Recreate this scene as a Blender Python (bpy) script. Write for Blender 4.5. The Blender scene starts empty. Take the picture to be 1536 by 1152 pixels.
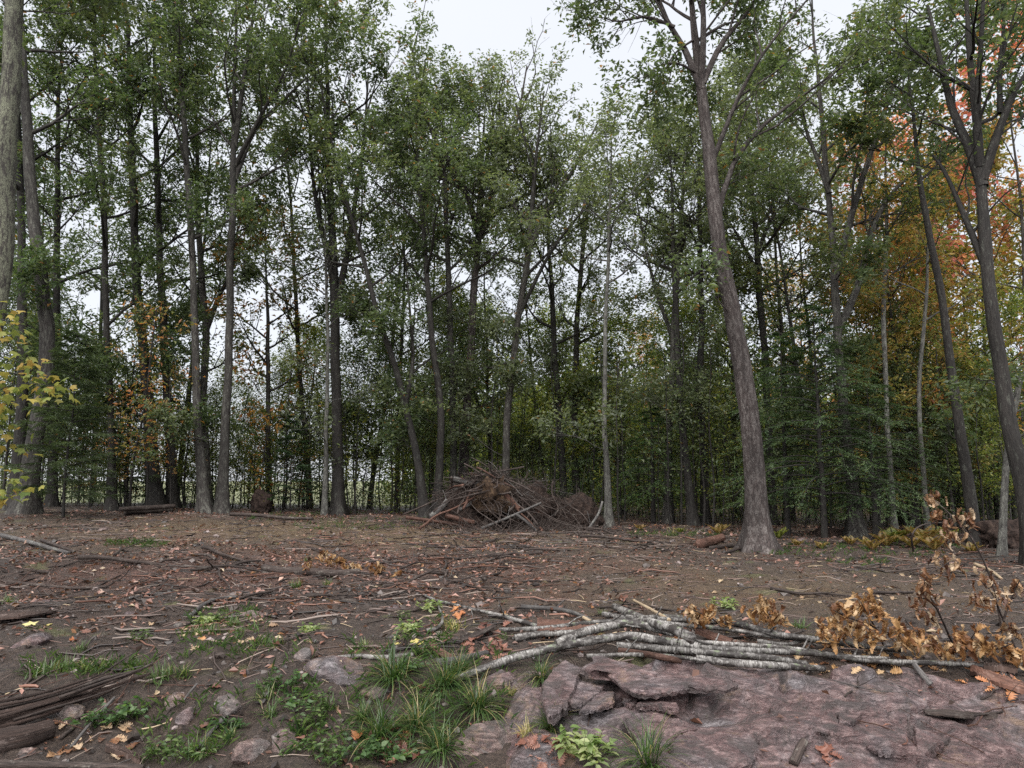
import bpy, math, random
import numpy as np
from mathutils import Vector, Matrix

# ------------------------------------------------------------------ camera, sky, sun, exposure
SC = bpy.context.scene
COL = SC.collection
PITCH = math.radians(7.35)
CAMZ = 1.7
FPX = 1117.0
cam_d = bpy.data.cameras.new('camera')
cam = bpy.data.objects.new('camera', cam_d)
COL.objects.link(cam)
cam.location = (0, 0, CAMZ)
cam.rotation_euler = (math.pi / 2 + PITCH, 0, 0)
cam_d.sensor_width = 36.0
cam_d.lens = 36.0 * FPX / 1536.0
cam_d.clip_start = 0.05
cam_d.clip_end = 3000
SC.camera = cam

SUN_EL, SUN_AZ = math.radians(60), math.radians(195)     # high, from behind the camera, veiled by cloud
world = bpy.data.worlds.new('World')
SC.world = world
world.use_nodes = True
wn, wl = world.node_tree.nodes, world.node_tree.links
wn.clear()
w_out = wn.new('ShaderNodeOutputWorld')
w_bg = wn.new('ShaderNodeBackground')
w_sky = wn.new('ShaderNodeTexSky')
w_sky.sky_type = 'NISHITA'
w_sky.sun_disc = False
w_sky.sun_elevation = SUN_EL
w_sky.sun_rotation = SUN_AZ
w_tc = wn.new('ShaderNodeTexCoord')
w_no = wn.new('ShaderNodeTexNoise')
w_no.inputs['Scale'].default_value = 2.2
w_no.inputs['Detail'].default_value = 4
w_rmp = wn.new('ShaderNodeValToRGB')
w_rmp.color_ramp.elements[0].position = 0.3
w_rmp.color_ramp.elements[1].position = 0.75
w_rmp.color_ramp.elements[0].color = (3.7, 3.82, 4.1, 1)
w_rmp.color_ramp.elements[1].color = (4.0, 4.1, 4.32, 1)
w_mix = wn.new('ShaderNodeMix')
w_mix.data_type = 'RGBA'
w_mix.inputs['Factor'].default_value = 0.93
wl.new(w_tc.outputs['Generated'], w_no.inputs['Vector'])
wl.new(w_no.outputs['Fac'], w_rmp.inputs['Fac'])
wl.new(w_sky.outputs['Color'], w_mix.inputs[6])
wl.new(w_rmp.outputs['Color'], w_mix.inputs[7])
wl.new(w_mix.outputs[2], w_bg.inputs['Color'])
w_bg.inputs['Strength'].default_value = 0.050
wl.new(w_bg.outputs['Background'], w_out.inputs['Surface'])

sun_d = bpy.data.lights.new('sun', 'SUN')
sun = bpy.data.objects.new('sun', sun_d)
COL.objects.link(sun)
sun_d.energy = 1.5
sun_d.angle = math.radians(80)
sun_d.color = (1.0, 0.97, 0.93)
sd = Vector((math.sin(SUN_AZ) * math.cos(SUN_EL), math.cos(SUN_AZ) * math.cos(SUN_EL), math.sin(SUN_EL)))
sun.rotation_euler = sd.to_track_quat('Z', 'Y').to_euler()
sun.location = sd * 60

SC.view_settings.view_transform = 'Standard'
SC.view_settings.look = 'None'
SC.view_settings.gamma = 1.0
SC.view_settings.exposure = 2.32
SC.view_settings.use_curve_mapping = False
SC.cycles.max_bounces = 6
SC.cycles.diffuse_bounces = 4
SC.cycles.glossy_bounces = 2
SC.cycles.transmission_bounces = 4
SC.cycles.transparent_max_bounces = 4
SC.cycles.use_denoising = False

RNG = np.random.default_rng(7)
random.seed(7)

# ------------------------------------------------------------------ noise
_P = np.random.default_rng(3).permutation(256).astype(np.int64)
_P = np.concatenate([_P, _P, _P])
_ang = np.random.default_rng(4).uniform(0, 2 * np.pi, 256)
_G2 = np.stack([np.cos(_ang), np.sin(_ang)], 1)
_g3 = np.random.default_rng(5).normal(size=(256, 3))
_G3 = _g3 / np.linalg.norm(_g3, axis=1, keepdims=True)

def pn2(x, y):
    xi = np.floor(x).astype(np.int64); yi = np.floor(y).astype(np.int64)
    xf = x - xi; yf = y - yi
    xi &= 255; yi &= 255
    u = xf * xf * (3 - 2 * xf); v = yf * yf * (3 - 2 * yf)
    def g(i, j, fx, fy):
        k = _P[_P[(xi + i) & 255] + ((yi + j) & 255)]
        return _G2[k, 0] * fx + _G2[k, 1] * fy
    a = g(0, 0, xf, yf); b = g(1, 0, xf - 1, yf); c = g(0, 1, xf, yf - 1); d = g(1, 1, xf - 1, yf - 1)
    return ((a + u * (b - a)) * (1 - v) + (c + u * (d - c)) * v) * 1.4

def pn3(p):
    pi = np.floor(p).astype(np.int64); f = p - pi; pi &= 255
    w = f * f * (3 - 2 * f)
    r = 0
    for i in (0, 1):
        for j in (0, 1):
            for k in (0, 1):
                h = _P[_P[_P[(pi[..., 0] + i) & 255] + ((pi[..., 1] + j) & 255)] + ((pi[..., 2] + k) & 255)]
                d = (_G3[h] * (f - np.array([i, j, k]))).sum(-1)
                r = r + d * (w[..., 0] if i else 1 - w[..., 0]) * (w[..., 1] if j else 1 - w[..., 1]) * (w[..., 2] if k else 1 - w[..., 2])
    return r * 1.5

def fbm2(x, y, o=4, g=0.5):
    r = 0; a = 1.0; f = 1.0
    for i in range(o):
        r = r + a * pn2(x * f + 17.3 * i, y * f + 9.1 * i); a *= g; f *= 2.03
    return r

def sst(a, b, x):
    t = np.clip((x - a) / (b - a), 0, 1)
    return t * t * (3 - 2 * t)

# ------------------------------------------------------------------ terrain heights
def h_soil(x, y, fine=True):
    x = np.asarray(x, float); y = np.asarray(y, float)
    crest = 7.25 + 0.35 * pn2(x * 0.45 + 3, x * 0 + 1.5) + np.where(x < -1.2, 0.5 * sst(-1.2, -4, x), 0)
    bank = -0.62 * (1 - sst(crest - 2.3, crest + 0.7, y)) - 0.12 * (1 - sst(3, 5.5, y))
    bz = np.clip(0.45 - 0.026 * x, 0.18, 0.82)
    back = bz * sst(8.0, 23.0, y) * (1 - 0.6 * sst(26, 48, y) * sst(2, -8, x))
    z = bank + back
    z = z + 0.07 * fbm2(x * 0.35, y * 0.35, 2) * sst(4, 8, y)
    # a low ridge of pushed soil on the left
    z = z + 0.14 * np.exp(-((y - 13.2 - 0.2 * (x + 8)) / 0.9) ** 2) * sst(-4.6, -6.5, x)
    z = z - 0.10 * np.exp(-((y - 11.6 - 0.15 * (x + 6)) / 0.8) ** 2) * sst(-2.5, -5, x)
    if fine:
        near = 1 - sst(16, 40, y)
        z = z + near * (0.045 * fbm2(x * 1.7, y * 1.7, 3) + 0.024 * fbm2(x * 6.5 + 5, y * 6.5, 3))
        z = z + (1 - sst(9, 20, y)) * 0.012 * np.abs(fbm2(x * 13, y * 13 + 4, 2))
        z = z + (0.04 * fbm2(x * 2.6 + 9, y * 2.6, 3) + 0.07 * fbm2(x * 1.2 + 19, y * 1.2, 2)) * (1 - sst(7.5, 10, y)) * (1 - 0.6 * sst(-0.5, 0.5, x))
    return z

def rock_mask(x, y):
    n = 0.35 * fbm2(x * 1.1 + 7, y * 1.1, 3)
    top = 7.2 - 0.006 * (x - 2) ** 2 + 0.3 * n
    m = sst(-0.30, 0.16, x + 0.35 * n) * sst(top + 0.12, top - 0.25, y) * sst(11, 8, x)
    return m

def h_rock(x, y):
    x = np.asarray(x, float); y = np.asarray(y, float)
    b = h_soil(x, y, False)
    wx = x + 0.12 * fbm2(x * 2.2, y * 2.2 + 8, 3); wy = y + 0.10 * fbm2(x * 2.0 + 4, y * 2.0, 3)
    # tilted strata that break into small steps
    s = (wy * 1.5 + 0.45 * wx + 0.55 * fbm2(wx * 0.9, wy * 0.9, 3)) * 1.25
    fr = s - np.floor(s)
    step = 0.13 * (sst(0.0, 0.10, fr) - fr)
    big = 0.12 * fbm2(wx * 0.7 + 2, wy * 1.1, 2)
    rid = 0.09 * (1 - np.abs(fbm2(wx * 1.1 + 11, wy * 1.9, 2)))
    det = 0.013 * fbm2(wx * 4, wy * 7, 2) + 0.003 * fbm2(wx * 24, wy * 30, 2)
    crack = -0.09 * np.exp(-(fbm2(wx * 0.8 + 31, wy * 1.2 + 5, 2) / 0.012) ** 2)
    top = 0.03 + step + big + rid + det + crack
    return b + top - 0.45 * (1 - rock_mask(x, y))

def hs(x, y):
    return np.maximum(h_soil(x, y), h_rock(x, y))

_gx = np.arange(-32, 32.01, 0.05)
_gy = np.concatenate([np.arange(3.5, 12, 0.03), np.arange(12, 71, 0.15)])
_GH = hs(*np.meshgrid(_gx, _gy))
hs_exact = hs
def hs(x, y):
    x = np.asarray(x, float); y = np.asarray(y, float)
    fx = np.clip((x + 32) / 0.05, 0, len(_gx) - 1.001)
    fy = np.clip(np.interp(y, _gy, np.arange(len(_gy))), 0, len(_gy) - 1.001)
    i = fx.astype(int); j = fy.astype(int); u = fx - i; v = fy - j
    return (_GH[j, i] * (1 - u) + _GH[j, i + 1] * u) * (1 - v) + (_GH[j + 1, i] * (1 - u) + _GH[j + 1, i + 1] * u) * v

CP, SP = math.cos(PITCH), math.sin(PITCH)
def ray(px, py):
    dx = (px - 768) / FPX; dz = (576 - py) / FPX
    Y = CP - dz * SP; Z = SP + dz * CP
    return dx / Y, Z / Y                                   # per metre of depth
def at(px, py, D):
    rx, rz = ray(px, py)
    return np.array([rx * D, D, CAMZ + rz * D])
_YS = np.concatenate([np.arange(4.0, 12, 0.02), np.arange(12, 70, 0.1)])
def gnd(px, py, lift=0.0):
    rx, rz = ray(px, py)
    zr = CAMZ + rz * _YS
    hh = hs(rx * _YS, _YS) + lift
    k = np.nonzero(zr < hh)[0]
    D = _YS[k[0]] if len(k) else 60.0
    return np.array([rx * D, D, CAMZ + rz * D])
def H1(x, y):
    return float(hs(np.array([x]), np.array([y]))[0])

# ------------------------------------------------------------------ mesh building
def mesh_np(name, V, F, mat, cols=None, tc=None, smooth=True):
    """V (n,3); F: list of (m,k) index arrays."""
    me = bpy.data.meshes.new(name)
    V = np.asarray(V, np.float32)
    F = [np.asarray(f, np.int32) for f in F if len(f)]
    me.vertices.add(len(V)); me.vertices.foreach_set('co', V.ravel())
    idx = np.concatenate([f.ravel() for f in F])
    tot = np.concatenate([np.full(len(f), f.shape[1], np.int32) for f in F])
    me.loops.add(len(idx)); me.loops.foreach_set('vertex_index', idx)
    me.polygons.add(len(tot))
    st = np.concatenate([[0], np.cumsum(tot)[:-1]]).astype(np.int32)
    me.polygons.foreach_set('loop_start', st)
    me.polygons.foreach_set('loop_total', tot)
    me.polygons.foreach_set('use_smooth', np.full(len(tot), smooth, bool))
    if cols is not None:
        a = me.attributes.new('col', 'FLOAT_COLOR', 'POINT')
        c = np.ones((len(V), 4), np.float32); c[:, :3] = cols
        a.data.foreach_set('color', c.ravel())
    if tc is not None:
        a = me.attributes.new('tc', 'FLOAT_VECTOR', 'POINT')
        a.data.foreach_set('vector', np.asarray(tc, np.float32).ravel())
    me.materials.append(mat)
    me.update(calc_edges=True)
    return me

def link(name, me, parent=None, loc=None, rot=None, scale=None):
    o = bpy.data.objects.new(name, me)
    COL.objects.link(o)
    if parent is not None: o.parent = parent
    if loc is not None: o.location = loc
    if rot is not None: o.rotation_euler = rot
    if scale is not None: o.scale = scale
    return o

def tag(o, label, cat, group=None, kind=None):
    o['label'] = label
    o['category'] = cat
    if group: o['group'] = group
    if kind: o['kind'] = kind
    return o

def thing(name, label, cat, loc=(0, 0, 0), group=None):
    o = bpy.data.objects.new(name, None)
    o.empty_display_size = 0.2
    COL.objects.link(o)
    o.location = loc
    return tag(o, label, cat, group)

def copy_tree(src, loc, rotz=0.0, scale=1.0, label=None, group=None):
    r = src.copy(); COL.objects.link(r)
    r.location = loc; r.rotation_euler = (0, 0, rotz); r.scale = (scale,) * 3
    if label: r['label'] = label
    if group: r['group'] = group
    for ch in src.children:
        c = ch.copy(); COL.objects.link(c); c.parent = r
    return r

class MB:
    def __init__(s):
        s.V = []; s.T = []; s.F4 = []; s.F3 = []; s.C = []; s.n = 0
    def add(s, V, F4=None, F3=None, tc=None, col=None):
        V = np.asarray(V).reshape(-1, 3)
        s.V.append(V)
        s.T.append(np.zeros_like(V) if tc is None else np.asarray(tc).reshape(-1, 3))
        s.C.append(np.ones((len(V), 3)) if col is None else np.broadcast_to(col, (len(V), 3)))
        if F4 is not None and len(F4): s.F4.append(np.asarray(F4) + s.n)
        if F3 is not None and len(F3): s.F3.append(np.asarray(F3) + s.n)
        s.n += len(V)
    def mesh(s, name, mat, origin=(0, 0, 0), smooth=True, use_col=False):
        V = np.concatenate(s.V) - np.asarray(origin)
        F = []
        if s.F4: F.append(np.concatenate(s.F4))
        if s.F3: F.append(np.concatenate(s.F3))
        return mesh_np(name, V, F, mat, np.concatenate(s.C) if use_col else None, np.concatenate(s.T), smooth)

def tubes(P, R, seg, rough=0.0, rfreq=3.0, caps=False, butt=0.0):
    """Many tubes at once. P (m,k,3), R (m,k)."""
    P = np.asarray(P, float); R = np.asarray(R, float)
    m, k, _ = P.shape
    T = np.gradient(P, axis=1)
    T /= np.linalg.norm(T, axis=2, keepdims=True) + 1e-9
    mean = P[:, -1] - P[:, 0]
    mean /= np.linalg.norm(mean, axis=1, keepdims=True) + 1e-9
    ref = np.where(np.abs(mean[:, 2:3]) > 0.75, np.array([[1.0, 0, 0]]), np.array([[0, 0, 1.0]]))[:, None, :]
    N = ref - (ref * T).sum(2, keepdims=True) * T
    N /= np.linalg.norm(N, axis=2, keepdims=True) + 1e-9
    B = np.cross(T, N)
    th = np.linspace(0, 2 * np.pi, seg, endpoint=False)
    c, s = np.cos(th), np.sin(th)
    rr = np.broadcast_to(R[:, :, None], (m, k, seg)).copy()
    L = np.concatenate([np.zeros((m, 1)), np.cumsum(np.linalg.norm(np.diff(P, axis=1), axis=2), 1)], 1)
    if rough:
        q = np.stack(np.broadcast_arrays(c * 2.0, s * 2.0, (L * rfreq)[:, :, None] + np.arange(m)[:, None, None] * 7.7), -1)
        rr *= 1 + rough * (pn3(q) + 0.6 * pn3(q * np.array([2.6, 2.6, 1.7]) + 5))
    if butt:
        ph = P[0, 0, 0] * 7
        rr *= 1 + butt * np.exp(-L[:, :, None] / 0.42) * (0.25 + np.maximum(0, np.cos(th * 5 + ph)) + 0.5 * np.maximum(0, np.cos(th * 3 + ph * 2)))
    V = P[:, :, None, :] + rr[..., None] * (c[:, None] * N[:, :, None, :] + s[:, None] * B[:, :, None, :])
    R0 = R.max(1)[:, None, None]
    tc = np.stack(np.broadcast_arrays(c * R0, s * R0, L[:, :, None] + np.arange(m)[:, None, None] * 3.1), -1)
    i = np.arange(m)[:, None, None] * k * seg + np.arange(k - 1)[None, :, None] * seg
    j = np.arange(seg)[None, None, :]; j2 = (j + 1) % seg
    F4 = np.stack([i + j, i + j2, i + seg + j2, i + seg + j], -1).reshape(-1, 4)
    V = V.reshape(-1, 3); tc = tc.reshape(-1, 3)
    F3 = None
    if caps:
        n0 = len(V)
        C = np.concatenate([P[:, 0], P[:, -1]])
        V = np.concatenate([V, C]); tc = np.concatenate([tc, np.zeros((2 * m, 3))])
        a = (np.arange(m) * k * seg)[:, None]; jj = np.arange(seg)[None]; jj2 = (jj + 1) % seg
        b = a + (k - 1) * seg
        F3 = np.concatenate([np.stack([a + jj2, a + jj, np.broadcast_to(n0 + np.arange(m)[:, None], (m, seg))], -1).reshape(-1, 3),
                             np.stack([b + jj, b + jj2, np.broadcast_to(n0 + m + np.arange(m)[:, None], (m, seg))], -1).reshape(-1, 3)])
    return V, F4, F3, tc

def spline(pts, n):
    """Catmull-Rom resample of control points (k, d) into n points."""
    pts = np.asarray(pts, float)
    k = len(pts)
    if k == 2:
        t = np.linspace(0, 1, n)[:, None]
        return pts[0] * (1 - t) + pts[1] * t
    Pp = np.vstack([2 * pts[0] - pts[1], pts, 2 * pts[-1] - pts[-2]])
    u = np.linspace(0, k - 1 - 1e-6, n); i = u.astype(int); f = (u - i)[:, None]
    p0, p1, p2, p3 = Pp[i], Pp[i + 1], Pp[i + 2], Pp[i + 3]
    return 0.5 * (2 * p1 + (p2 - p0) * f + (2 * p0 - 5 * p1 + 4 * p2 - p3) * f ** 2 + (3 * p1 - p0 - 3 * p2 + p3) * f ** 3)

def kites(C, D, N, L, W, fold=0.25, droop=0.0):
    """Leaf faces: base at C, along D, normal N; two triangles folded on the midrib with a lobe-like kink."""
    D = D / (np.linalg.norm(D, axis=1, keepdims=True) + 1e-9)
    S = np.cross(N, D); S /= np.linalg.norm(S, axis=1, keepdims=True) + 1e-9
    N = np.cross(D, S)
    L = L[:, None]; W = W[:, None]
    n = len(C)
    V = np.empty((n, 4, 3))
    V[:, 0] = C
    V[:, 1] = C + D * L * 0.55 + S * W * 0.5 + N * W * fold
    V[:, 2] = C + D * L - N * L * droop
    V[:, 3] = C + D * L * 0.5 - S * W * 0.5 + N * W * fold
    i = np.arange(n)[:, None] * 4
    F = np.concatenate([i + np.array([[0, 1, 2]]), i + np.array([[0, 2, 3]])])
    return V.reshape(-1, 3), F

# ------------------------------------------------------------------ materials
def new_mat(name):
    m = bpy.data.materials.new(name); m.use_nodes = True
    nt = m.node_tree; nt.nodes.clear()
    out = nt.nodes.new('ShaderNodeOutputMaterial')
    return m, nt, out
def nd(nt, typ, **kw):
    n = nt.nodes.new(typ)
    for k, v in kw.items(): setattr(n, k, v)
    return n
def noise(nt, vec, scale, detail=4, rough=0.55, dist=0.0):
    n = nd(nt, 'ShaderNodeTexNoise')
    n.inputs['Scale'].default_value = scale; n.inputs['Detail'].default_value = detail
    n.inputs['Roughness'].default_value = rough; n.inputs['Distortion'].default_value = dist
    if vec is not None: nt.links.new(vec, n.inputs['Vector'])
    return n.outputs['Fac']
def ramp(nt, fac, stops):
    r = nd(nt, 'ShaderNodeValToRGB')
    e = r.color_ramp.elements
    while len(e) < len(stops): e.new(0.5)
    for q, (p, c) in zip(e, stops):
        q.position = p; q.color = (c, c, c, 1) if isinstance(c, (int, float)) else (*c, 1)
    nt.links.new(fac, r.inputs['Fac'])
    return r.outputs['Color']
def mix(nt, fac, a, b, mode='MIX'):
    m = nd(nt, 'ShaderNodeMix', data_type='RGBA', blend_type=mode)
    for k, v in ((0, fac), (6, a), (7, b)):
        if isinstance(v, (int, float)): m.inputs[k].default_value = v
        elif isinstance(v, tuple): m.inputs[k].default_value = (*v, 1)
        else: nt.links.new(v, m.inputs[k])
    return m.outputs[2]
def mapping(nt, vec, sc):
    m = nd(nt, 'ShaderNodeMapping'); m.inputs['Scale'].default_value = sc
    nt.links.new(vec, m.inputs['Vector'])
    return m.outputs['Vector']
def principled(nt, out, col, rough=0.8, spec=0.3, bump=None, bstr=0.5, bdist=0.02):
    p = nd(nt, 'ShaderNodeBsdfPrincipled')
    if isinstance(col, tuple): p.inputs['Base Color'].default_value = (*col, 1)
    else: nt.links.new(col, p.inputs['Base Color'])
    if isinstance(rough, (int, float)): p.inputs['Roughness'].default_value = rough
    else: nt.links.new(rough, p.inputs['Roughness'])
    p.inputs['Specular IOR Level'].default_value = spec
    if bump is not None:
        b = nd(nt, 'ShaderNodeBump'); b.inputs['Strength'].default_value = bstr; b.inputs['Distance'].default_value = bdist
        nt.links.new(bump, b.inputs['Height']); nt.links.new(b.outputs['Normal'], p.inputs['Normal'])
    nt.links.new(p.outputs['BSDF'], out.inputs['Surface'])
    return p
def attr(nt, name):
    a = nd(nt, 'ShaderNodeAttribute', attribute_name=name)
    return a

def bark(name, dark, mid, lichen, amount, ridge=(26, 26, 5), bstr=0.7):
    m, nt, out = new_mat(name)
    v = attr(nt, 'tc').outputs['Vector']
    oi = nd(nt, 'ShaderNodeObjectInfo')
    n1 = noise(nt, mapping(nt, v, ridge), 1.0, 5, 0.65, 0.6)
    c = ramp(nt, n1, [(0.33, dark), (0.62, mid)])
    n2 = noise(nt, mapping(nt, v, (9, 9, 4.5)), 1.0, 6, 0.75)
    a = 0.62 - amount * 0.22
    f = ramp(nt, n2, [(a, 0.0), (a + 0.07, 1.0)])
    n3 = noise(nt, v, 38, 3)
    f2 = mix(nt, 1.0, f, ramp(nt, n3, [(0.38, 0.15), (0.6, 1.0)]), 'MULTIPLY')
    c = mix(nt, f2, c, lichen)
    n4 = noise(nt, mapping(nt, v, (1.5, 1.5, 0.6)), 1.0, 3)
    c = mix(nt, ramp(nt, n4, [(0.35, 0.55), (0.65, 0.0)]), c, tuple(x * 0.45 for x in dark))
    hsv = nd(nt, 'ShaderNodeHueSaturation')
    mr = nd(nt, 'ShaderNodeMapRange'); mr.inputs[3].default_value = 0.75; mr.inputs[4].default_value = 1.25
    nt.links.new(oi.outputs['Random'], mr.inputs[0]); nt.links.new(mr.outputs[0], hsv.inputs['Value'])
    nt.links.new(c, hsv.inputs['Color'])
    principled(nt, out, hsv.outputs['Color'], 0.75, 0.3, n1, bstr, 0.03)
    return m

M = {}
M['bark_dark'] = bark('bark_dark', (0.010, 0.0085, 0.008), (0.040, 0.035, 0.031), (0.11, 0.115, 0.095), 0.3)
M['bark_grey'] = bark('bark_grey', (0.015, 0.013, 0.012), (0.070, 0.062, 0.056), (0.16, 0.16, 0.135), 0.5)
M['bark_lichen'] = bark('bark_lichen', (0.016, 0.014, 0.012), (0.085, 0.074, 0.064), (0.24, 0.25, 0.175), 0.8, (30, 30, 7), 1.0)
M['bark_plated'] = bark('bark_plated', (0.010, 0.008, 0.0075), (0.078, 0.060, 0.056), (0.16, 0.142, 0.133), 0.6, (46, 46, 15), 1.0)
M['bark_pale'] = bark('bark_pale', (0.032, 0.030, 0.027), (0.12, 0.113, 0.105), (0.24, 0.24, 0.21), 0.7)
M['wood_dead'] = bark('wood_dead', (0.014, 0.010, 0.009), (0.085, 0.062, 0.053), (0.18, 0.16, 0.14), 0.4, (60, 60, 7))
M['wood_red'] = bark('wood_red', (0.030, 0.014, 0.010), (0.17, 0.085, 0.060), (0.24, 0.15, 0.12), 0.4, (70, 70, 6))
M['wood_pale'] = bark('wood_pale', (0.18, 0.13, 0.085), (0.46, 0.36, 0.24), (0.42, 0.38, 0.30), 0.3, (70, 70, 6), 0.3)
M['wood_grey'] = bark('wood_grey', (0.035, 0.031, 0.030), (0.155, 0.143, 0.138), (0.24, 0.24, 0.215), 0.5, (60, 60, 7))
M['wood_split'] = bark('wood_split', (0.020, 0.013, 0.011), (0.105, 0.068, 0.055), (0.26, 0.20, 0.18), 0.35, (150, 150, 5), 1.0)

def birch_mat():
    m, nt, out = new_mat('birch_bark')
    v = attr(nt, 'tc').outputs['Vector']
    n1 = noise(nt, mapping(nt, v, (14, 14, 75)), 1.0, 4, 0.65, 1.2)
    c = ramp(nt, n1, [(0.36, (0.045, 0.04, 0.036)), (0.50, (0.20, 0.188, 0.175)), (0.70, (0.46, 0.445, 0.43))])
    n2 = noise(nt, mapping(nt, v, (7, 7, 3.2)), 1.0, 5, 0.75)
    c = mix(nt, ramp(nt, n2, [(0.43, 0.0), (0.53, 0.96)]), c, (0.030, 0.025, 0.023))
    n3 = noise(nt, mapping(nt, v, (12, 12, 9)), 1.0, 3, 0.6)
    c = mix(nt, ramp(nt, n3, [(0.60, 0.0), (0.70, 0.6)]), c, (0.20, 0.24, 0.15))
    oi = nd(nt, 'ShaderNodeObjectInfo')
    mr = nd(nt, 'ShaderNodeMapRange'); mr.inputs[3].default_value = 0.62; mr.inputs[4].default_value = 1.15
    nt.links.new(oi.outputs['Random'], mr.inputs[0])
    hv = nd(nt, 'ShaderNodeHueSaturation'); nt.links.new(mr.outputs[0], hv.inputs['Value']); nt.links.new(c, hv.inputs['Color'])
    principled(nt, out, hv.outputs['Color'], 0.6, 0.35, n1, 0.35, 0.008)
    return m
M['birch'] = birch_mat()

def leaf_attr_mat(name, transl=0.5, rough=0.42):
    m, nt, out = new_mat(name)
    c = attr(nt, 'col').outputs['Color']
    d = nd(nt, 'ShaderNodeBsdfPrincipled')
    nt.links.new(c, d.inputs['Base Color'])
    d.inputs['Roughness'].default_value = rough; d.inputs['Specular IOR Level'].default_value = 0.5
    t = nd(nt, 'ShaderNodeBsdfTranslucent')
    tcol = mix(nt, 1.0, c, (1.25, 1.35, 0.7), 'MULTIPLY')
    nt.links.new(tcol, t.inputs['Color'])
    ms = nd(nt, 'ShaderNodeMixShader'); ms.inputs[0].default_value = transl
    nt.links.new(d.outputs['BSDF'], ms.inputs[1]); nt.links.new(t.outputs['BSDF'], ms.inputs[2])
    nt.links.new(ms.outputs[0], out.inputs['Surface'])
    return m
M['leaf'] = leaf_attr_mat('leaf_green')
M['needle'] = leaf_attr_mat('needle_green', 0.25)
M['grass'] = leaf_attr_mat('grass_blade', 0.35, 0.4)
M['litter'] = leaf_attr_mat('litter_leaf', 0.15, 0.45)

def leaf_random_mat(name, stops, transl=0.3):
    m, nt, out = new_mat(name)
    oi = nd(nt, 'ShaderNodeObjectInfo')
    c = ramp(nt, oi.outputs['Random'], stops)
    tcn = nd(nt, 'ShaderNodeTexCoord')
    n = noise(nt, tcn.outputs['Object'], 30, 4, 0.7)
    c = mix(nt, ramp(nt, n, [(0.35, 0.0), (0.7, 0.55)]), c, tuple(x * 0.5 for x in stops[0][1]))
    d = nd(nt, 'ShaderNodeBsdfPrincipled')
    nt.links.new(c, d.inputs['Base Color']); d.inputs['Roughness'].default_value = 0.5
    d.inputs['Specular IOR Level'].default_value = 0.4
    t = nd(nt, 'ShaderNodeBsdfTranslucent'); nt.links.new(c, t.inputs['Color'])
    ms = nd(nt, 'ShaderNodeMixShader'); ms.inputs[0].default_value = transl
    nt.links.new(d.outputs['BSDF'], ms.inputs[1]); nt.links.new(t.outputs['BSDF'], ms.inputs[2])
    nt.links.new(ms.outputs[0], out.inputs['Surface'])
    return m
M['dry_oak'] = leaf_random_mat('dry_oak_leaf', [(0.0, (0.11, 0.045, 0.02)), (0.3, (0.30, 0.14, 0.05)), (0.65, (0.46, 0.27, 0.11)), (1.0, (0.56, 0.41, 0.25))])
M['dry_dark'] = leaf_random_mat('dry_brown_leaf', [(0.0, (0.08, 0.035, 0.02)), (0.35, (0.22, 0.10, 0.045)), (0.65, (0.42, 0.26, 0.14)), (1.0, (0.60, 0.48, 0.34))])
M['fall_red'] = leaf_random_mat('fallen_red_leaf', [(0.0, (0.07, 0.025, 0.018)), (0.5, (0.18, 0.07, 0.045)), (1.0, (0.30, 0.15, 0.11))], 0.1)
M['fall_tan'] = leaf_random_mat('fallen_tan_leaf', [(0.0, (0.20, 0.12, 0.07)), (0.5, (0.34, 0.24, 0.15)), (1.0, (0.46, 0.36, 0.23))], 0.1)
M['fall_orange'] = leaf_random_mat('fallen_orange_leaf', [(0.0, (0.30, 0.10, 0.035)), (1.0, (0.46, 0.22, 0.09))], 0.1)
M['fall_yellow'] = leaf_random_mat('fallen_yellow_leaf', [(0.0, (0.42, 0.34, 0.09)), (1.0, (0.52, 0.47, 0.22))], 0.15)
M['maple_yellow'] = leaf_random_mat('maple_leaf', [(0.0, (0.10, 0.15, 0.035)), (0.4, (0.24, 0.27, 0.06)), (0.75, (0.40, 0.35, 0.075)), (1.0, (0.46, 0.27, 0.07))], 0.45)

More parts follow.
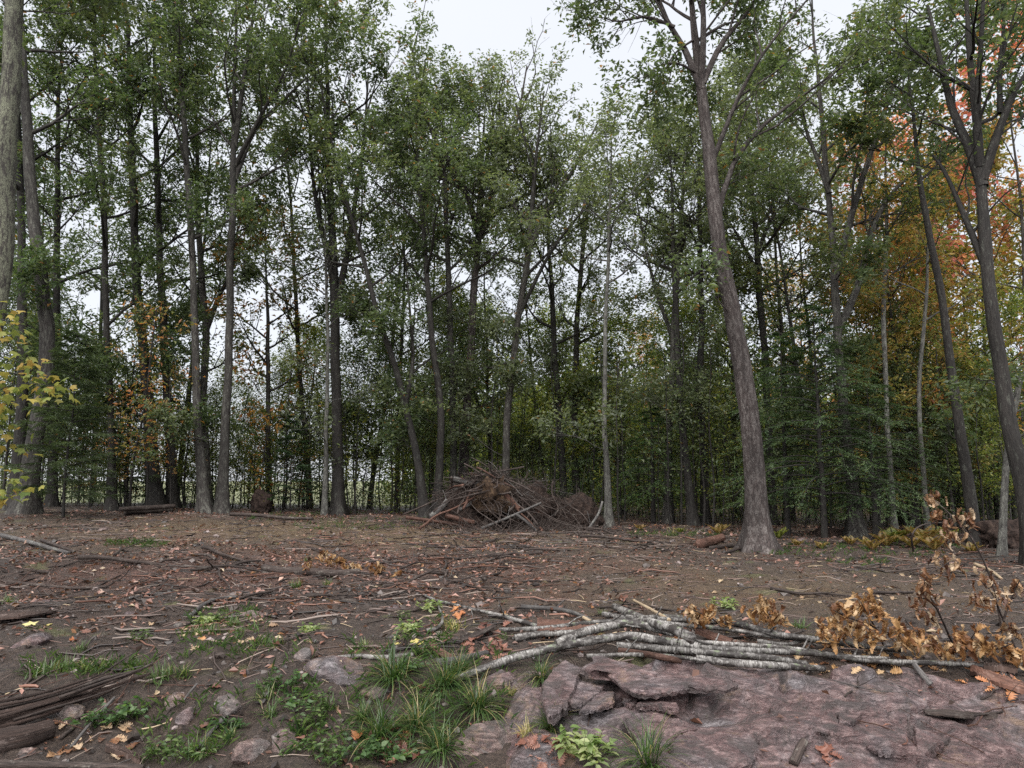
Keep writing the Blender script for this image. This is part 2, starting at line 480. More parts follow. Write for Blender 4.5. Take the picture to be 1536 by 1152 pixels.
def ground_mat():
    m, nt, out = new_mat('soil')
    geo = nd(nt, 'ShaderNodeNewGeometry'); pos = geo.outputs['Position']
    z = attr(nt, 'col')
    sep = nd(nt, 'ShaderNodeSeparateColor'); nt.links.new(z.outputs['Color'], sep.inputs[0])
    n1 = noise(nt, pos, 2.2, 6, 0.65)
    n2 = noise(nt, pos, 17, 6, 0.7)
    n3 = noise(nt, pos, 90, 4, 0.7)
    c = ramp(nt, n2, [(0.34, (0.020, 0.014, 0.011)), (0.54, (0.092, 0.066, 0.052)), (0.72, (0.22, 0.168, 0.135))])
    c = mix(nt, ramp(nt, n1, [(0.38, 0.0), (0.65, 0.75)]), c, mix(nt, n2, (0.032, 0.021, 0.016), (0.165, 0.115, 0.088)))
    tan = ramp(nt, n2, [(0.3, (0.09, 0.058, 0.032)), (0.7, (0.28, 0.195, 0.11))])
    c = mix(nt, sep.outputs[0], c, tan)
    litt = ramp(nt, noise(nt, pos, 30, 4, 0.7), [(0.36, (0.035, 0.018, 0.013)), (0.53, (0.17, 0.085, 0.064)), (0.68, (0.31, 0.18, 0.14))])
    c = mix(nt, sep.outputs[2], c, litt)
    grs = ramp(nt, n2, [(0.3, (0.10, 0.12, 0.035)), (0.7, (0.27, 0.28, 0.11))])
    c = mix(nt, sep.outputs[1], c, grs)
    n5 = noise(nt, pos, 70, 5, 0.8)
    c = mix(nt, 1.0, c, ramp(nt, n5, [(0.34, 0.28), (0.50, 0.9), (0.66, 1.9)]), 'MULTIPLY')
    fl = noise(nt, mapping(nt, pos, (55, 130, 60)), 1.0, 2, 0.5)
    c = mix(nt, ramp(nt, fl, [(0.66, 0.0), (0.72, 0.7)]), c, (0.34, 0.27, 0.22))
    v = nd(nt, 'ShaderNodeTexVoronoi'); v.inputs['Scale'].default_value = 42; nt.links.new(pos, v.inputs['Vector'])
    c = mix(nt, ramp(nt, v.outputs['Distance'], [(0.05, 0.0), (0.5, 0.35)]), c, (0.022, 0.016, 0.015))
    hgt = nd(nt, 'ShaderNodeMath', operation='ADD')
    nt.links.new(n2, hgt.inputs[0]); nt.links.new(n5, hgt.inputs[1])
    ro = ramp(nt, n1, [(0.35, 0.36), (0.65, 0.75)])
    principled(nt, out, c, ro, 0.45, hgt.outputs[0], 1.0, 0.06)
    return m
M['ground'] = ground_mat()

def rock_mat(name, tint=(1, 1, 1)):
    m, nt, out = new_mat(name)
    tcn = nd(nt, 'ShaderNodeNewGeometry'); pos = tcn.outputs['Position']
    w = noise(nt, pos, 1.6, 5, 0.6, 0.8)
    s = noise(nt, mapping(nt, pos, (6, 10, 20)), 1.0, 6, 0.72, 1.1)
    g = noise(nt, pos, 60, 4, 0.75)
    pink = ramp(nt, s, [(0.30, (0.024, 0.014, 0.014)), (0.5, (0.128, 0.076, 0.071)), (0.68, (0.33, 0.225, 0.205))])
    grey = ramp(nt, s, [(0.30, (0.03, 0.026, 0.027)), (0.5, (0.125, 0.113, 0.116)), (0.68, (0.36, 0.34, 0.335))])
    c = mix(nt, ramp(nt, w, [(0.46, 0.0), (0.64, 0.9)]), pink, grey)
    o = noise(nt, pos, 3.1, 5, 0.7)
    c = mix(nt, ramp(nt, o, [(0.56, 0.0), (0.68, 0.75)]), c, (0.25, 0.165, 0.105))
    d = noise(nt, pos, 4.3, 6, 0.75, 0.6)
    c = mix(nt, ramp(nt, d, [(0.49, 0.0), (0.60, 0.85)]), c, (0.048, 0.036, 0.032))
    c = mix(nt, ramp(nt, g, [(0.35, 0.3), (0.6, 0.0)]), c, (0.04, 0.032, 0.032))
    ms = noise(nt, pos, 2.4, 6, 0.75)
    c = mix(nt, ramp(nt, ms, [(0.63, 0.0), (0.70, 0.7)]), c, (0.055, 0.065, 0.025))
    gx = noise(nt, mapping(nt, pos, (26, 55, 60)), 1.0, 6, 0.75, 0.4)
    c = mix(nt, 1.0, c, ramp(nt, gx, [(0.34, 0.66), (0.5, 0.96), (0.66, 1.3)]), 'MULTIPLY')
    c = mix(nt, 1.0, c, tint, 'MULTIPLY')
    add = nd(nt, 'ShaderNodeMath', operation='ADD'); nt.links.new(s, add.inputs[0])
    mul = nd(nt, 'ShaderNodeMath', operation='MULTIPLY'); nt.links.new(gx, mul.inputs[0]); mul.inputs[1].default_value = 0.6
    nt.links.new(mul.outputs[0], add.inputs[1])
    ro = ramp(nt, d, [(0.35, 0.20), (0.65, 0.55)])
    principled(nt, out, c, ro, 0.55, add.outputs[0], 0.9, 0.03)
    return m
M['rock'] = rock_mat('pink_bedrock', (0.76, 0.75, 0.78))
M['stone'] = rock_mat('grey_stone', (0.95, 1.02, 0.98))

# ------------------------------------------------------------------ ground sheet
def axis(*segs):
    out = []
    for a, b, st in segs: out.append(np.arange(a, b, st))
    return np.concatenate(out)
def grow(a, b, n, p=2.2):
    t = (np.arange(n) + 1) / n
    return a + (b - a) * t ** p
xs = np.concatenate([-grow(22, 700, 26)[::-1], axis((-22, -8, 0.15), (-8, 8, 0.052), (8, 22.05, 0.15)), grow(22.1, 700, 26)])
ys = np.concatenate([-grow(0.0, 120, 10)[::-1], axis((0, 4.6, 0.25), (4.6, 10.5, 0.042), (10.5, 20, 0.11), (20, 44, 0.3)), grow(44, 900, 30)])
XX, YY = np.meshgrid(xs, ys)
ZZ = h_soil(XX, YY)
nx, ny = len(xs), len(ys)
gi = np.arange(nx * ny).reshape(ny, nx)
gF = np.stack([gi[:-1, :-1], gi[:-1, 1:], gi[1:, 1:], gi[1:, :-1]], -1).reshape(-1, 4)
xf, yf = XX.ravel(), YY.ravel()
nz = fbm2(xf * 0.6, yf * 0.6, 4)
tan_m = np.clip(1.3 * np.exp(-((xf + 4.2) / 7.0) ** 2 - ((yf - 18.8 - 0.05 * xf) / 3.6) ** 2) + 0.85 * np.exp(-((xf - 3.6) / 4) ** 2 - ((yf - 11.8) / 2.8) ** 2) + 0.45 * nz - 0.12, 0, 1)
lit_m = np.clip(0.95 * np.exp(-((xf + 3.5) / 5.5) ** 2 - ((yf - 13.2) / 2.6) ** 2) + 0.6 * nz - 0.15, 0, 1)
lit_m = np.maximum(lit_m, sst(24, 27, yf) * 0.8 * sst(60, 45, yf))
fld_m = sst(31, 38, yf - 0.4 * np.minimum(xf + 4, 0)) * sst(3, -3, xf) 
grass_m = np.clip(fld_m + sst(0.55, 0.85, fbm2(xf * 1.3 + 40, yf * 1.3, 4)) * 0.6, 0, 1)
ground = link('ground', mesh_np('ground', np.stack([xf, yf, ZZ.ravel()], 1), [gF], M['ground'], np.stack([tan_m, grass_m, lit_m], 1)))
ground['kind'] = 'structure'
ground['label'] = 'dark wet cleared soil strewn with litter and wood debris'

# ------------------------------------------------------------------ bedrock ledge with loose slabs
rx_ = np.arange(-0.75, 7.6, 0.018); ry_ = np.arange(4.5, 7.65, 0.018)
RX, RY = np.meshgrid(rx_, ry_); RZ = h_rock(RX, RY)
ri = np.arange(RX.size).reshape(RX.shape)
keep = (rock_mask(RX, RY) > 0.02)
kf = keep[:-1, :-1] | keep[1:, 1:] | keep[:-1, 1:] | keep[1:, :-1]
rF = np.stack([ri[:-1, :-1], ri[:-1, 1:], ri[1:, 1:], ri[1:, :-1]], -1)[kf]
used = np.unique(rF); remap = np.zeros(RX.size, int); remap[used] = np.arange(len(used))
RV = np.stack([RX.ravel(), RY.ravel(), RZ.ravel()], 1)[used]
R0 = np.array([2.5, 6.0, H1(2.5, 6.0)])
ledge = thing('rock_ledge', 'broad pinkish grey bedrock ledge sloping below the birch logs', 'rock ledge', R0)
link('bedrock', mesh_np('bedrock', RV - R0, [remap[rF]], M['rock']), ledge)

def slab(uv, ox, oy, lift, thick, seed, tilt=0.0):
    px = [(ox + .2604 * u, oy + .2604 * v) for u, v in uv]
    W = np.array([gnd(a, b, lift) for a, b in px])
    n = 72
    loop = spline(np.vstack([W, W[:1]]), n + 1)[:-1]
    loop = 0.6 * loop + 0.4 * np.array([W[int(i * len(W) / n) % len(W)] * (1 - (i * len(W) / n) % 1) + W[(int(i * len(W) / n) + 1) % len(W)] * ((i * len(W) / n) % 1) for i in range(n)])
    c = loop.mean(0)
    jag = 1 + 0.06 * pn2(np.arange(n) * 0.37 + seed * 9, np.full(n, seed * 1.7)) + 0.03 * np.random.default_rng(seed).normal(size=n)
    loop = c + (loop - c) * jag[:, None]
    # fit a plane so the slab is a slab, not a skin
    A = np.c_[loop[:, :2] - c[:2], np.ones(n)]
    k, *_ = np.linalg.lstsq(A, loop[:, 2], rcond=None)
    fr = [1.0, 0.985, 0.93, 0.8, 0.62, 0.42, 0.2]
    V = []
    def plane(p): return k[2] + (p[:, :2] - c[:2]) @ k[:2]
    bot = c + (loop - c) * 0.36; bot[:, 2] = plane(bot) - thick - lift - 0.06
    inn = c + (loop - c) * 0.42; inn[:, 2] = plane(inn) - thick * 1.05
    edg = c + (loop - c) * 0.985; edg[:, 2] = plane(edg) - thick + 0.006 * np.random.default_rng(seed + 5).normal(size=n)
    midl = c + (loop - c) * 1.0; midl[:, 2] = plane(midl) - thick * 0.4 + 0.006 * np.random.default_rng(seed + 6).normal(size=n)
    midl[:, :2] += 0.008 * np.random.default_rng(seed + 7).normal(size=(n, 2))
    V += [bot, inn, edg, midl]
    for f in fr:
        p = c + (loop - c) * f
        edge = 0.02 * (1 - min(1, (1 - f) / 0.07)) 
        p[:, 2] = plane(p) + 0.035 * fbm2(p[:, 0] * 2 + seed, p[:, 1] * 3.5, 2) + 0.006 * fbm2(p[:, 0] * 17, p[:, 1] * 24 + seed, 2) - edge
        V.append(p)
    cc = c.copy(); cc[2] = k[2]
    V = np.vstack(V + [cc[None]])
    F4 = []
    for r in range(len(fr) + 3):
        j = np.arange(n); j2 = (j + 1) % n
        F4.append(np.stack([r * n + j, r * n + j2, (r + 1) * n + j2, (r + 1) * n + j], 1))
    r = len(fr) + 3
    F3 = np.stack([r * n + np.arange(n), r * n + (np.arange(n) + 1) % n, np.full(n, len(V) - 1)], 1)
    me = mesh_np('slab', V - R0, [np.vstack(F4), F3], M['rock'], smooth=False)
    return link('slab', me, ledge)
A7 = (760, 880); A8 = (1136, 880)
SL = [([(430, 470), (520, 405), (800, 400), (900, 440), (1150, 485), (1330, 550), (1280, 600), (1120, 640), (1040, 620), (960, 580), (880, 560), (780, 580), (700, 545), (560, 530), (480, 530)], A7, 0.20, 0.055),
      ([(210, 480), (330, 440), (430, 450), (420, 520), (370, 600), (350, 680), (260, 725), (200, 660)], A7, 0.17, 0.08),
      ([(410, 560), (520, 550), (570, 590), (480, 640), (400, 690), (360, 680), (385, 600)], A7, 0.10, 0.045),
      ([(440, 680), (560, 610), (620, 610), (610, 650), (500, 710), (420, 705)], A7, 0.12, 0.045),
      ([(750, 660), (820, 620), (980, 670), (985, 705), (860, 690), (760, 685)], A7, 0.09, 0.04),
      ([(660, 640), (720, 600), (770, 630), (740, 670), (690, 680)], A7, 0.04, 0.04),
      ([(680, 800), (720, 750), (800, 715), (900, 700), (990, 740), (1080, 790), (1110, 830), (1000, 850), (940, 890), (800, 880), (700, 850)], A7, 0.045, 0.06),
      ([(950, 900), (1050, 830), (1250, 800), (1440, 830), (1450, 950), (1380, 1040), (1000, 1044), (930, 980)], A7, 0.05, 0.08),
      ([(620, 900), (690, 850), (760, 805), (850, 830), (880, 900), (820, 990), (690, 980)], A8, 0.03, 0.05),
      ([(460, 740), (540, 700), (600, 715), (570, 770), (480, 790)], A8, 0.035, 0.05),
      ([(300, 810), (330, 740), (440, 730), (480, 800), (400, 860)], A8, 0.025, 0.04),
      ([(900, 830), (1060, 800), (1120, 860), (1080, 950), (930, 950)], A8, 0.02, 0.05)]
for i, (uv, (ox, oy), lf, th) in enumerate(SL): slab(uv, ox, oy, lf, th, i + 1)

# ------------------------------------------------------------------ stones
def icosphere(sub):
    import bmesh
    bm = bmesh.new(); bmesh.ops.create_icosphere(bm, subdivisions=sub, radius=1.0)
    V = np.array([v.co for v in bm.verts]); F = np.array([[v.index for v in f.verts] for f in bm.faces]); bm.free()
    return V, F
ICO3 = icosphere(4); ICO2 = icosphere(3); ICO1 = icosphere(2)
def stone_mesh(name, seed, dims, ico=ICO2, mat=None, rough=0.28):
    V, F = ico
    r = np.random.default_rng(seed)
    V = V.copy()
    for _ in range(9):                                    # flat cleaved faces
        nrm = r.normal(size=3); nrm /= np.linalg.norm(nrm); d = r.uniform(0.55, 0.9)
        e = V @ nrm - d
        V = V - np.where(e > 0, e, 0)[:, None] * nrm * 0.85
    V = V * (1 + rough * 0.5 * pn3(V * 1.6 + seed * 3.3) + rough * 0.25 * pn3(V * 4.5 + seed) + 0.03 * pn3(V * 13 + seed))[:, None]
    return mesh_np(name, V * np.asarray(dims), [F], mat or M['stone'], smooth=True)

BOULD = [  # px, py, half width px, half height px, label
    (505, 1012, 56, 24, 'low grey mossy boulder beside the largest sedge tuft', 'rock'),
    (455, 988, 17, 18, 'rounded pinkish stone left of the flat mossy boulder', 'stone'),
    (727, 1118, 48, 36, 'pale grey bedrock knob at the bottom edge left of the ledge', 'stone'),
    (372, 1132, 38, 22, 'grey boulder at the bottom edge left of the green weeds', 'stone'),
    (425, 1120, 34, 26, 'pinkish boulder half buried among weeds at the bottom', 'stone'),
    (42, 968, 34, 16, 'flat pink rock showing through soil at the left edge', 'rock'),
    (262, 1056, 24, 16, 'pale split rock on the bank among roots', 'stone'),
    (276, 1078, 18, 20, 'pink angular rock below the pale split rock', 'rock'),
    (335, 1062, 32, 20, 'brownish boulder half buried in the dark bank', 'stone'),
    (100, 1070, 26, 15, 'pale stone under the splintered log end', 'stone'),
    (200, 1112, 16, 10, 'small tan stone by the broken bark at lower left', 'stone'),
    (38, 1132, 15, 10, 'small square grey stone at the lower left corner', 'stone'),
    (745, 1030, 45, 26, 'smooth pink bedrock hump under the birch log end', 'rock'),
    (560, 1040, 28, 12, 'dark flat rock below the largest sedge tuft', 'stone'),
    (156, 796, 12, 7, 'blue grey stone on the far left soil', 'stone'),
    (590, 914, 16, 7, 'pink stone beside the dead branch in the clearing', 'rock'),
    (890, 908, 9, 7, 'pale round stone in the soil behind the birch logs', 'stone'),
    (196, 922, 14, 6, 'pink stone sunk in soil above the left grass', 'rock'),
    (62, 902, 14, 5, 'flat pink stone near the dark bark slab', 'rock'),
    (110, 960, 7, 6, 'small grey pebble right of the flat pink rock', 'stone'),
    (268, 940, 10, 9, 'white lichened stone at the upper grass patch', 'stone'),
    (375, 925, 20, 9, 'low tan stone behind the right grass patch', 'stone'),
    (485, 890, 9, 6, 'small grey stone between bark strips', 'stone'),
    (1205, 812, 10, 7, 'grey stone on the soil edge near the hemlock', 'stone'),
    (1130, 1010, 12, 5, 'thin rock chip on the ledge below the birch logs', 'rock'),
    (1010, 813, 9, 5, 'grey stone by the log left of the leaning trunk', 'stone'),
]
for i, (px, py, hw, hh, lb, mt) in enumerate(BOULD):
    p = gnd(px, py)
    sc = p[1] / FPX
    a, b = hw * sc, hh * sc
    me = stone_mesh('stone', 40 + i, (a, a * 0.75, b * 1.05), ICO3 if hw > 20 else ICO2, M[mt])
    o = link('boulder' if hw > 25 else 'stone', me, None, (p[0], p[1] + 0.2 * a, p[2] - 0.2 * b), (0.15 * math.sin(i), 0.12 * math.cos(i * 2), i * 0.3))
    tag(o, lb, 'boulder' if hw > 25 else 'stone')

# ------------------------------------------------------------------ trees
def curves(S, D, L, k, up, wig, rng):
    """m curved shoots from S along D; bend towards +z by `up`."""
    m = len(S)
    P = np.empty((m, k, 3)); P[:, 0] = S
    d = D / (np.linalg.norm(D, axis=1, keepdims=True) + 1e-9)
    st = (L / (k - 1))[:, None]
    for i in range(1, k):
        d = d + rng.normal(size=(m, 3)) * wig
        d[:, 2] += up
        d /= np.linalg.norm(d, axis=1, keepdims=True)
        P[:, i] = P[:, i - 1] + d * st
    return P

def sub_starts(P, R, n, t0, rng, spread, upb):
    """n shoots from each curve: positions, directions, parent radius, t."""
    m, k, _ = P.shape
    t = t0 + (1 - t0) * (np.arange(n)[None] + rng.uniform(0.1, 0.9, (m, n))) / n
    u = t * (k - 1); i = np.minimum(u.astype(int), k - 2); f = (u - i)[..., None]
    a = np.take_along_axis(P, i[..., None], 1); b = np.take_along_axis(P, (i + 1)[..., None], 1)
    S = a * (1 - f) + b * f
    T = b - a; T /= np.linalg.norm(T, axis=2, keepdims=True) + 1e-9
    q = rng.normal(size=(m, n, 3)); q -= (q * T).sum(2, keepdims=True) * T
    q /= np.linalg.norm(q, axis=2, keepdims=True) + 1e-9
    D = T * np.cos(spread) + q * np.sin(spread); D[..., 2] += upb
    rp = np.take_along_axis(R, i, 1)
    return S.reshape(-1, 3), D.reshape(-1, 3), rp.reshape(-1), t.reshape(-1)

PAL = {
    'oak': [(0.079, 0.110, 0.053), (0.113, 0.144, 0.072), (0.146, 0.170, 0.084), (0.096, 0.130, 0.074)],
    'dark': [(0.060, 0.092, 0.043), (0.083, 0.120, 0.057), (0.103, 0.133, 0.065), (0.130, 0.157, 0.077)],
    'pale': [(0.119, 0.144, 0.088), (0.149, 0.176, 0.104), (0.134, 0.157, 0.106), (0.176, 0.199, 0.109)],
    'lime': [(0.124, 0.169, 0.039), (0.182, 0.208, 0.049), (0.098, 0.137, 0.039), (0.260, 0.247, 0.052)],
    'orange': [(0.500, 0.210, 0.090), (0.460, 0.270, 0.100), (0.300, 0.250, 0.090), (0.180, 0.200, 0.070)],
    'rust': [(0.340, 0.140, 0.040), (0.380, 0.200, 0.050), (0.180, 0.150, 0.050), (0.090, 0.120, 0.045)],
    'red': [(0.60, 0.19, 0.17), (0.58, 0.25, 0.19), (0.54, 0.29, 0.15), (0.50, 0.19, 0.16)],
    'gold': [(0.360, 0.290, 0.090), (0.250, 0.250, 0.080), (0.150, 0.180, 0.060), (0.420, 0.260, 0.100)],
}
def leaf_cols(pal, n, rng, clump=None):
    p = np.array(PAL[pal])
    c = p[rng.integers(0, len(p), n)] if clump is None else p[clump % len(p)]
    c = c * rng.uniform(0.72, 1.3, (n, 1))
    if pal in ('oak', 'dark', 'pale'):
        turn = rng.random(n) < 0.012
        c[turn] = np.array([0.26, 0.13, 0.04])
    return c

def leaves_on(P, per, rng, pal, size, spread, clump_ids=None, thin=0):
    m, k, _ = P.shape
    t = rng.uniform(0.05, 1.0, (m, per)) ** 0.5
    u = t * (k - 1); i = np.minimum(u.astype(int), k - 2); f = (u - i)[..., None]
    C = np.take_along_axis(P, i[..., None], 1) * (1 - f) + np.take_along_axis(P, (i + 1)[..., None], 1) * f
    C = (C + rng.normal(size=(m, per, 3)) * spread).reshape(-1, 3)
    n = len(C)
    D = rng.normal(size=(n, 3)); D[:, 2] = D[:, 2] * 0.45 - 0.25
    N = rng.normal(size=(n, 3)) * 0.55; N[:, 2] += 1.0
    L = size * rng.uniform(0.5, 1.5, n)
    V, F = kites(C, D, N, L, L * rng.uniform(0.33, 0.58, n), 0.22, rng.uniform(0, 0.3, n)[:, None])
    cl = None
    if clump_ids is not None: cl = np.repeat(clump_ids, per) + (rng.random(n) < 0.35) * rng.integers(1, 4, n)
    return V, F, np.repeat(leaf_cols(pal, n, rng, cl), 4, 0)

def grow_tree(root, origin, TP, TR, z0, R, nl, pal, rng, bk, leaf=0.15, per=13, limbs=None, ang=(0.40, 0.95), fine=True, seg=14, subs=7, twigs=4, auto_shape=1.0, spread=0.098, low=3):
    """TP/TR trunk polyline and radii in world space; the crown grows from height z0 up."""
    origin = np.asarray(origin)
    n = len(TP)
    base = TP[0, 2]
    V, F4, F3, tc = tubes(TP[None], TR[None], max(seg, 18) if fine else seg, 0.075, 1.6, butt=0.55)
    b = MB(); b.add(V, F4, None, tc)
    link('trunk', b.mesh('trunk', M[bk], origin), root)
    top = TP[-1, 2]
    Pl, Rl = [], []
    if limbs:
        for lp, r0 in limbs:
            Pl.append(spline(lp, 9)); Rl.append(np.linspace(r0, r0 * 0.25, 9))
    if nl:
        zz = z0 + (top - z0) * (np.arange(nl) + rng.uniform(0.1, 0.9, nl)) / nl * 0.97
        idx = np.interp(zz, TP[:, 2], np.arange(n)); i = np.minimum(idx.astype(int), n - 2); f = (idx - i)[:, None]
        S = TP[i] * (1 - f) + TP[i + 1] * f
        tr = TR[i] * (1 - f[:, 0]) + TR[i + 1] * f[:, 0]
        t = (zz - z0) / max(top - z0, 0.1)
        az = np.arange(nl) * 2.4 + rng.uniform(-0.5, 0.5, nl)
        el = ang[0] + (ang[1] - ang[0]) * t + rng.normal(size=nl) * 0.12
        D = np.stack([np.cos(az) * np.cos(el), np.sin(az) * np.cos(el), np.sin(el)], 1)
        L = R * (0.75 + 0.5 * np.sin(np.pi * (0.15 + 0.75 * t))) * (1 - 0.45 * t * auto_shape) * rng.uniform(0.75, 1.2, nl)
        P = curves(S, D, L, 9, 0.05, 0.10, rng)
        for j in range(nl):
            Pl.append(P[j]); Rl.append(np.linspace(min(tr[j] * 0.6, 0.02 + L[j] * 0.016), 0.008, 9))
    if low:                                               # short leafy shoots low on the trunk
        zz = rng.uniform(base + 2.2, max(z0, base + 3.5), low)
        S = np.stack([np.interp(zz, TP[:, 2], TP[:, j]) for j in range(3)], 1)
        az = rng.uniform(0, 6.283, low)
        P = curves(S, np.stack([np.cos(az), np.sin(az), np.full(low, 0.35)], 1), rng.uniform(0.7, 2.0, low), 9, 0.02, 0.1, rng)
        for j in range(low): Pl.append(P[j]); Rl.append(np.linspace(0.018, 0.006, 9))
    P1 = np.array(Pl); R1 = np.array(Rl)
    L1 = np.linalg.norm(np.diff(P1, axis=1), axis=2).sum(1)
    # the leader's own twigs count as a limb as well
    S2, D2, r2, t2 = sub_starts(P1, R1, subs, 0.22, rng, 0.75, 0.15)
    L2 = np.repeat(L1, subs) * (0.50 - 0.28 * t2) * rng.uniform(0.7, 1.3, len(S2)) + 0.25
    P2 = curves(S2, D2, L2, 6, 0.05, 0.14, rng)
    R2 = np.linspace(1, 0.3, 6)[None] * np.minimum(r2 * 0.6, 0.008 + 0.011 * L2)[:, None]
    S3, D3, r3, t3 = sub_starts(P2, R2, twigs, 0.25, rng, 0.8, 0.05)
    L3 = rng.uniform(0.35, 0.95, len(S3)) * min(1.0, 0.45 + R * 0.18)
    P3 = curves(S3, D3, L3, 3, 0.0, 0.2, rng)
    R3 = np.linspace(1, 0.4, 3)[None] * np.minimum(r3 * 0.7, 0.007)[:, None]
    for j in range(len(P1)):
        b = MB()
        V, F4, F3, tc = tubes(P1[j:j + 1], R1[j:j + 1], 7 if fine else 5, 0.06, 2.0); b.add(V, F4, None, tc)
        q = slice(j * subs, (j + 1) * subs)
        V, F4, F3, tc = tubes(P2[q], R2[q], 4); b.add(V, F4, None, tc)
        link('limb', b.mesh('limb', M[bk], origin), root)
    V, F4, F3, tc = tubes(P3, R3, 3)
    b = MB(); b.add(V, F4, None, tc)
    link('twigs', b.mesh('twigs', M['bark_dark'], origin), root)['kind'] = 'stuff'
    ids = np.repeat(rng.integers(0, 4, len(P2)), twigs)
    kp = np.repeat(rng.random(len(P2)) < 0.84, twigs)
    V, F, C = leaves_on(P3[kp], per, rng, pal, leaf * rng.uniform(0.9, 1.12), spread, ids[kp])
    V2, F2, C2 = leaves_on(P2[:, 2:], max(2, per // 4), rng, pal, leaf, spread * 1.1)
    F = np.concatenate([F, F2 + len(V)]); V = np.concatenate([V, V2]); C = np.concatenate([C, C2])
    link('crown', mesh_np('crown', V - origin, [F], M['leaf'], C, smooth=False), root)

def px_trunk(pts, D, H, n=44, flare=1.25, bury=0.25, wob=0.0, seed=0):
    """pts: (px, py, width px) bottom to top in the plane y = D; carried on to height H."""
    thin = 0.86 if D < 17 else 0.76
    W = np.array([[*at(x, y, D), thin * w * D / FPX / 2] for x, y, w in pts])
    W[0, 2] = H1(W[0, 0], D) - bury
    if H > W[-1, 2] + 0.5:
        d = W[-1] - W[-2]; s = (H - W[-1, 2]) / max(d[2], 0.2)
        e = W[-1].copy(); e[:3] = W[-1, :3] + d[:3] * s * 0.5; e[2] = (W[-1, 2] + H) / 2; e[3] = W[-1, 3] * 0.62
        e2 = e.copy(); e2[:3] = W[-1, :3] + d[:3] * s * 0.85; e2[2] = H; e2[3] = 0.015
        W = np.vstack([W, e, e2])
    z = np.linspace(0, 1, n) ** 1.15
    zz = W[0, 2] + (W[-1, 2] - W[0, 2]) * z
    # smooth interpolation in height
    S = spline(W, 240); order = np.argsort(S[:, 2]); S = S[order]
    Q = np.stack([np.interp(zz, S[:, 2], S[:, j]) for j in range(4)], 1)
    rg = np.random.default_rng(seed + 100)
    Q[:, 1] += 0.12 * pn2(zz * 0.35 + seed * 3.1, np.full(n, 0.5 + seed)) * np.clip(zz - zz[0], 0, 3) / 3
    Q[:, 0] += 0.04 * pn2(zz * 0.7 + seed * 5.3, np.full(n, 2.5 + seed)) * np.clip(zz - zz[0], 0, 3) / 3
    hgt = zz - (W[0, 2] + bury)
    Q[:, 3] *= 1 + (flare - 1) * np.exp(-np.clip(hgt, 0, None) / 0.35) * 1.2
    return Q[:, :3], np.maximum(Q[:, 3], 0.008)

def limb_px(D, pts, r, dy=0.0):
    n = len(pts)
    return (np.array([at(x, y, D) * 1.0 + np.array([0, dy * i / (n - 1), 0]) for i, (x, y) in enumerate(pts)]), r)

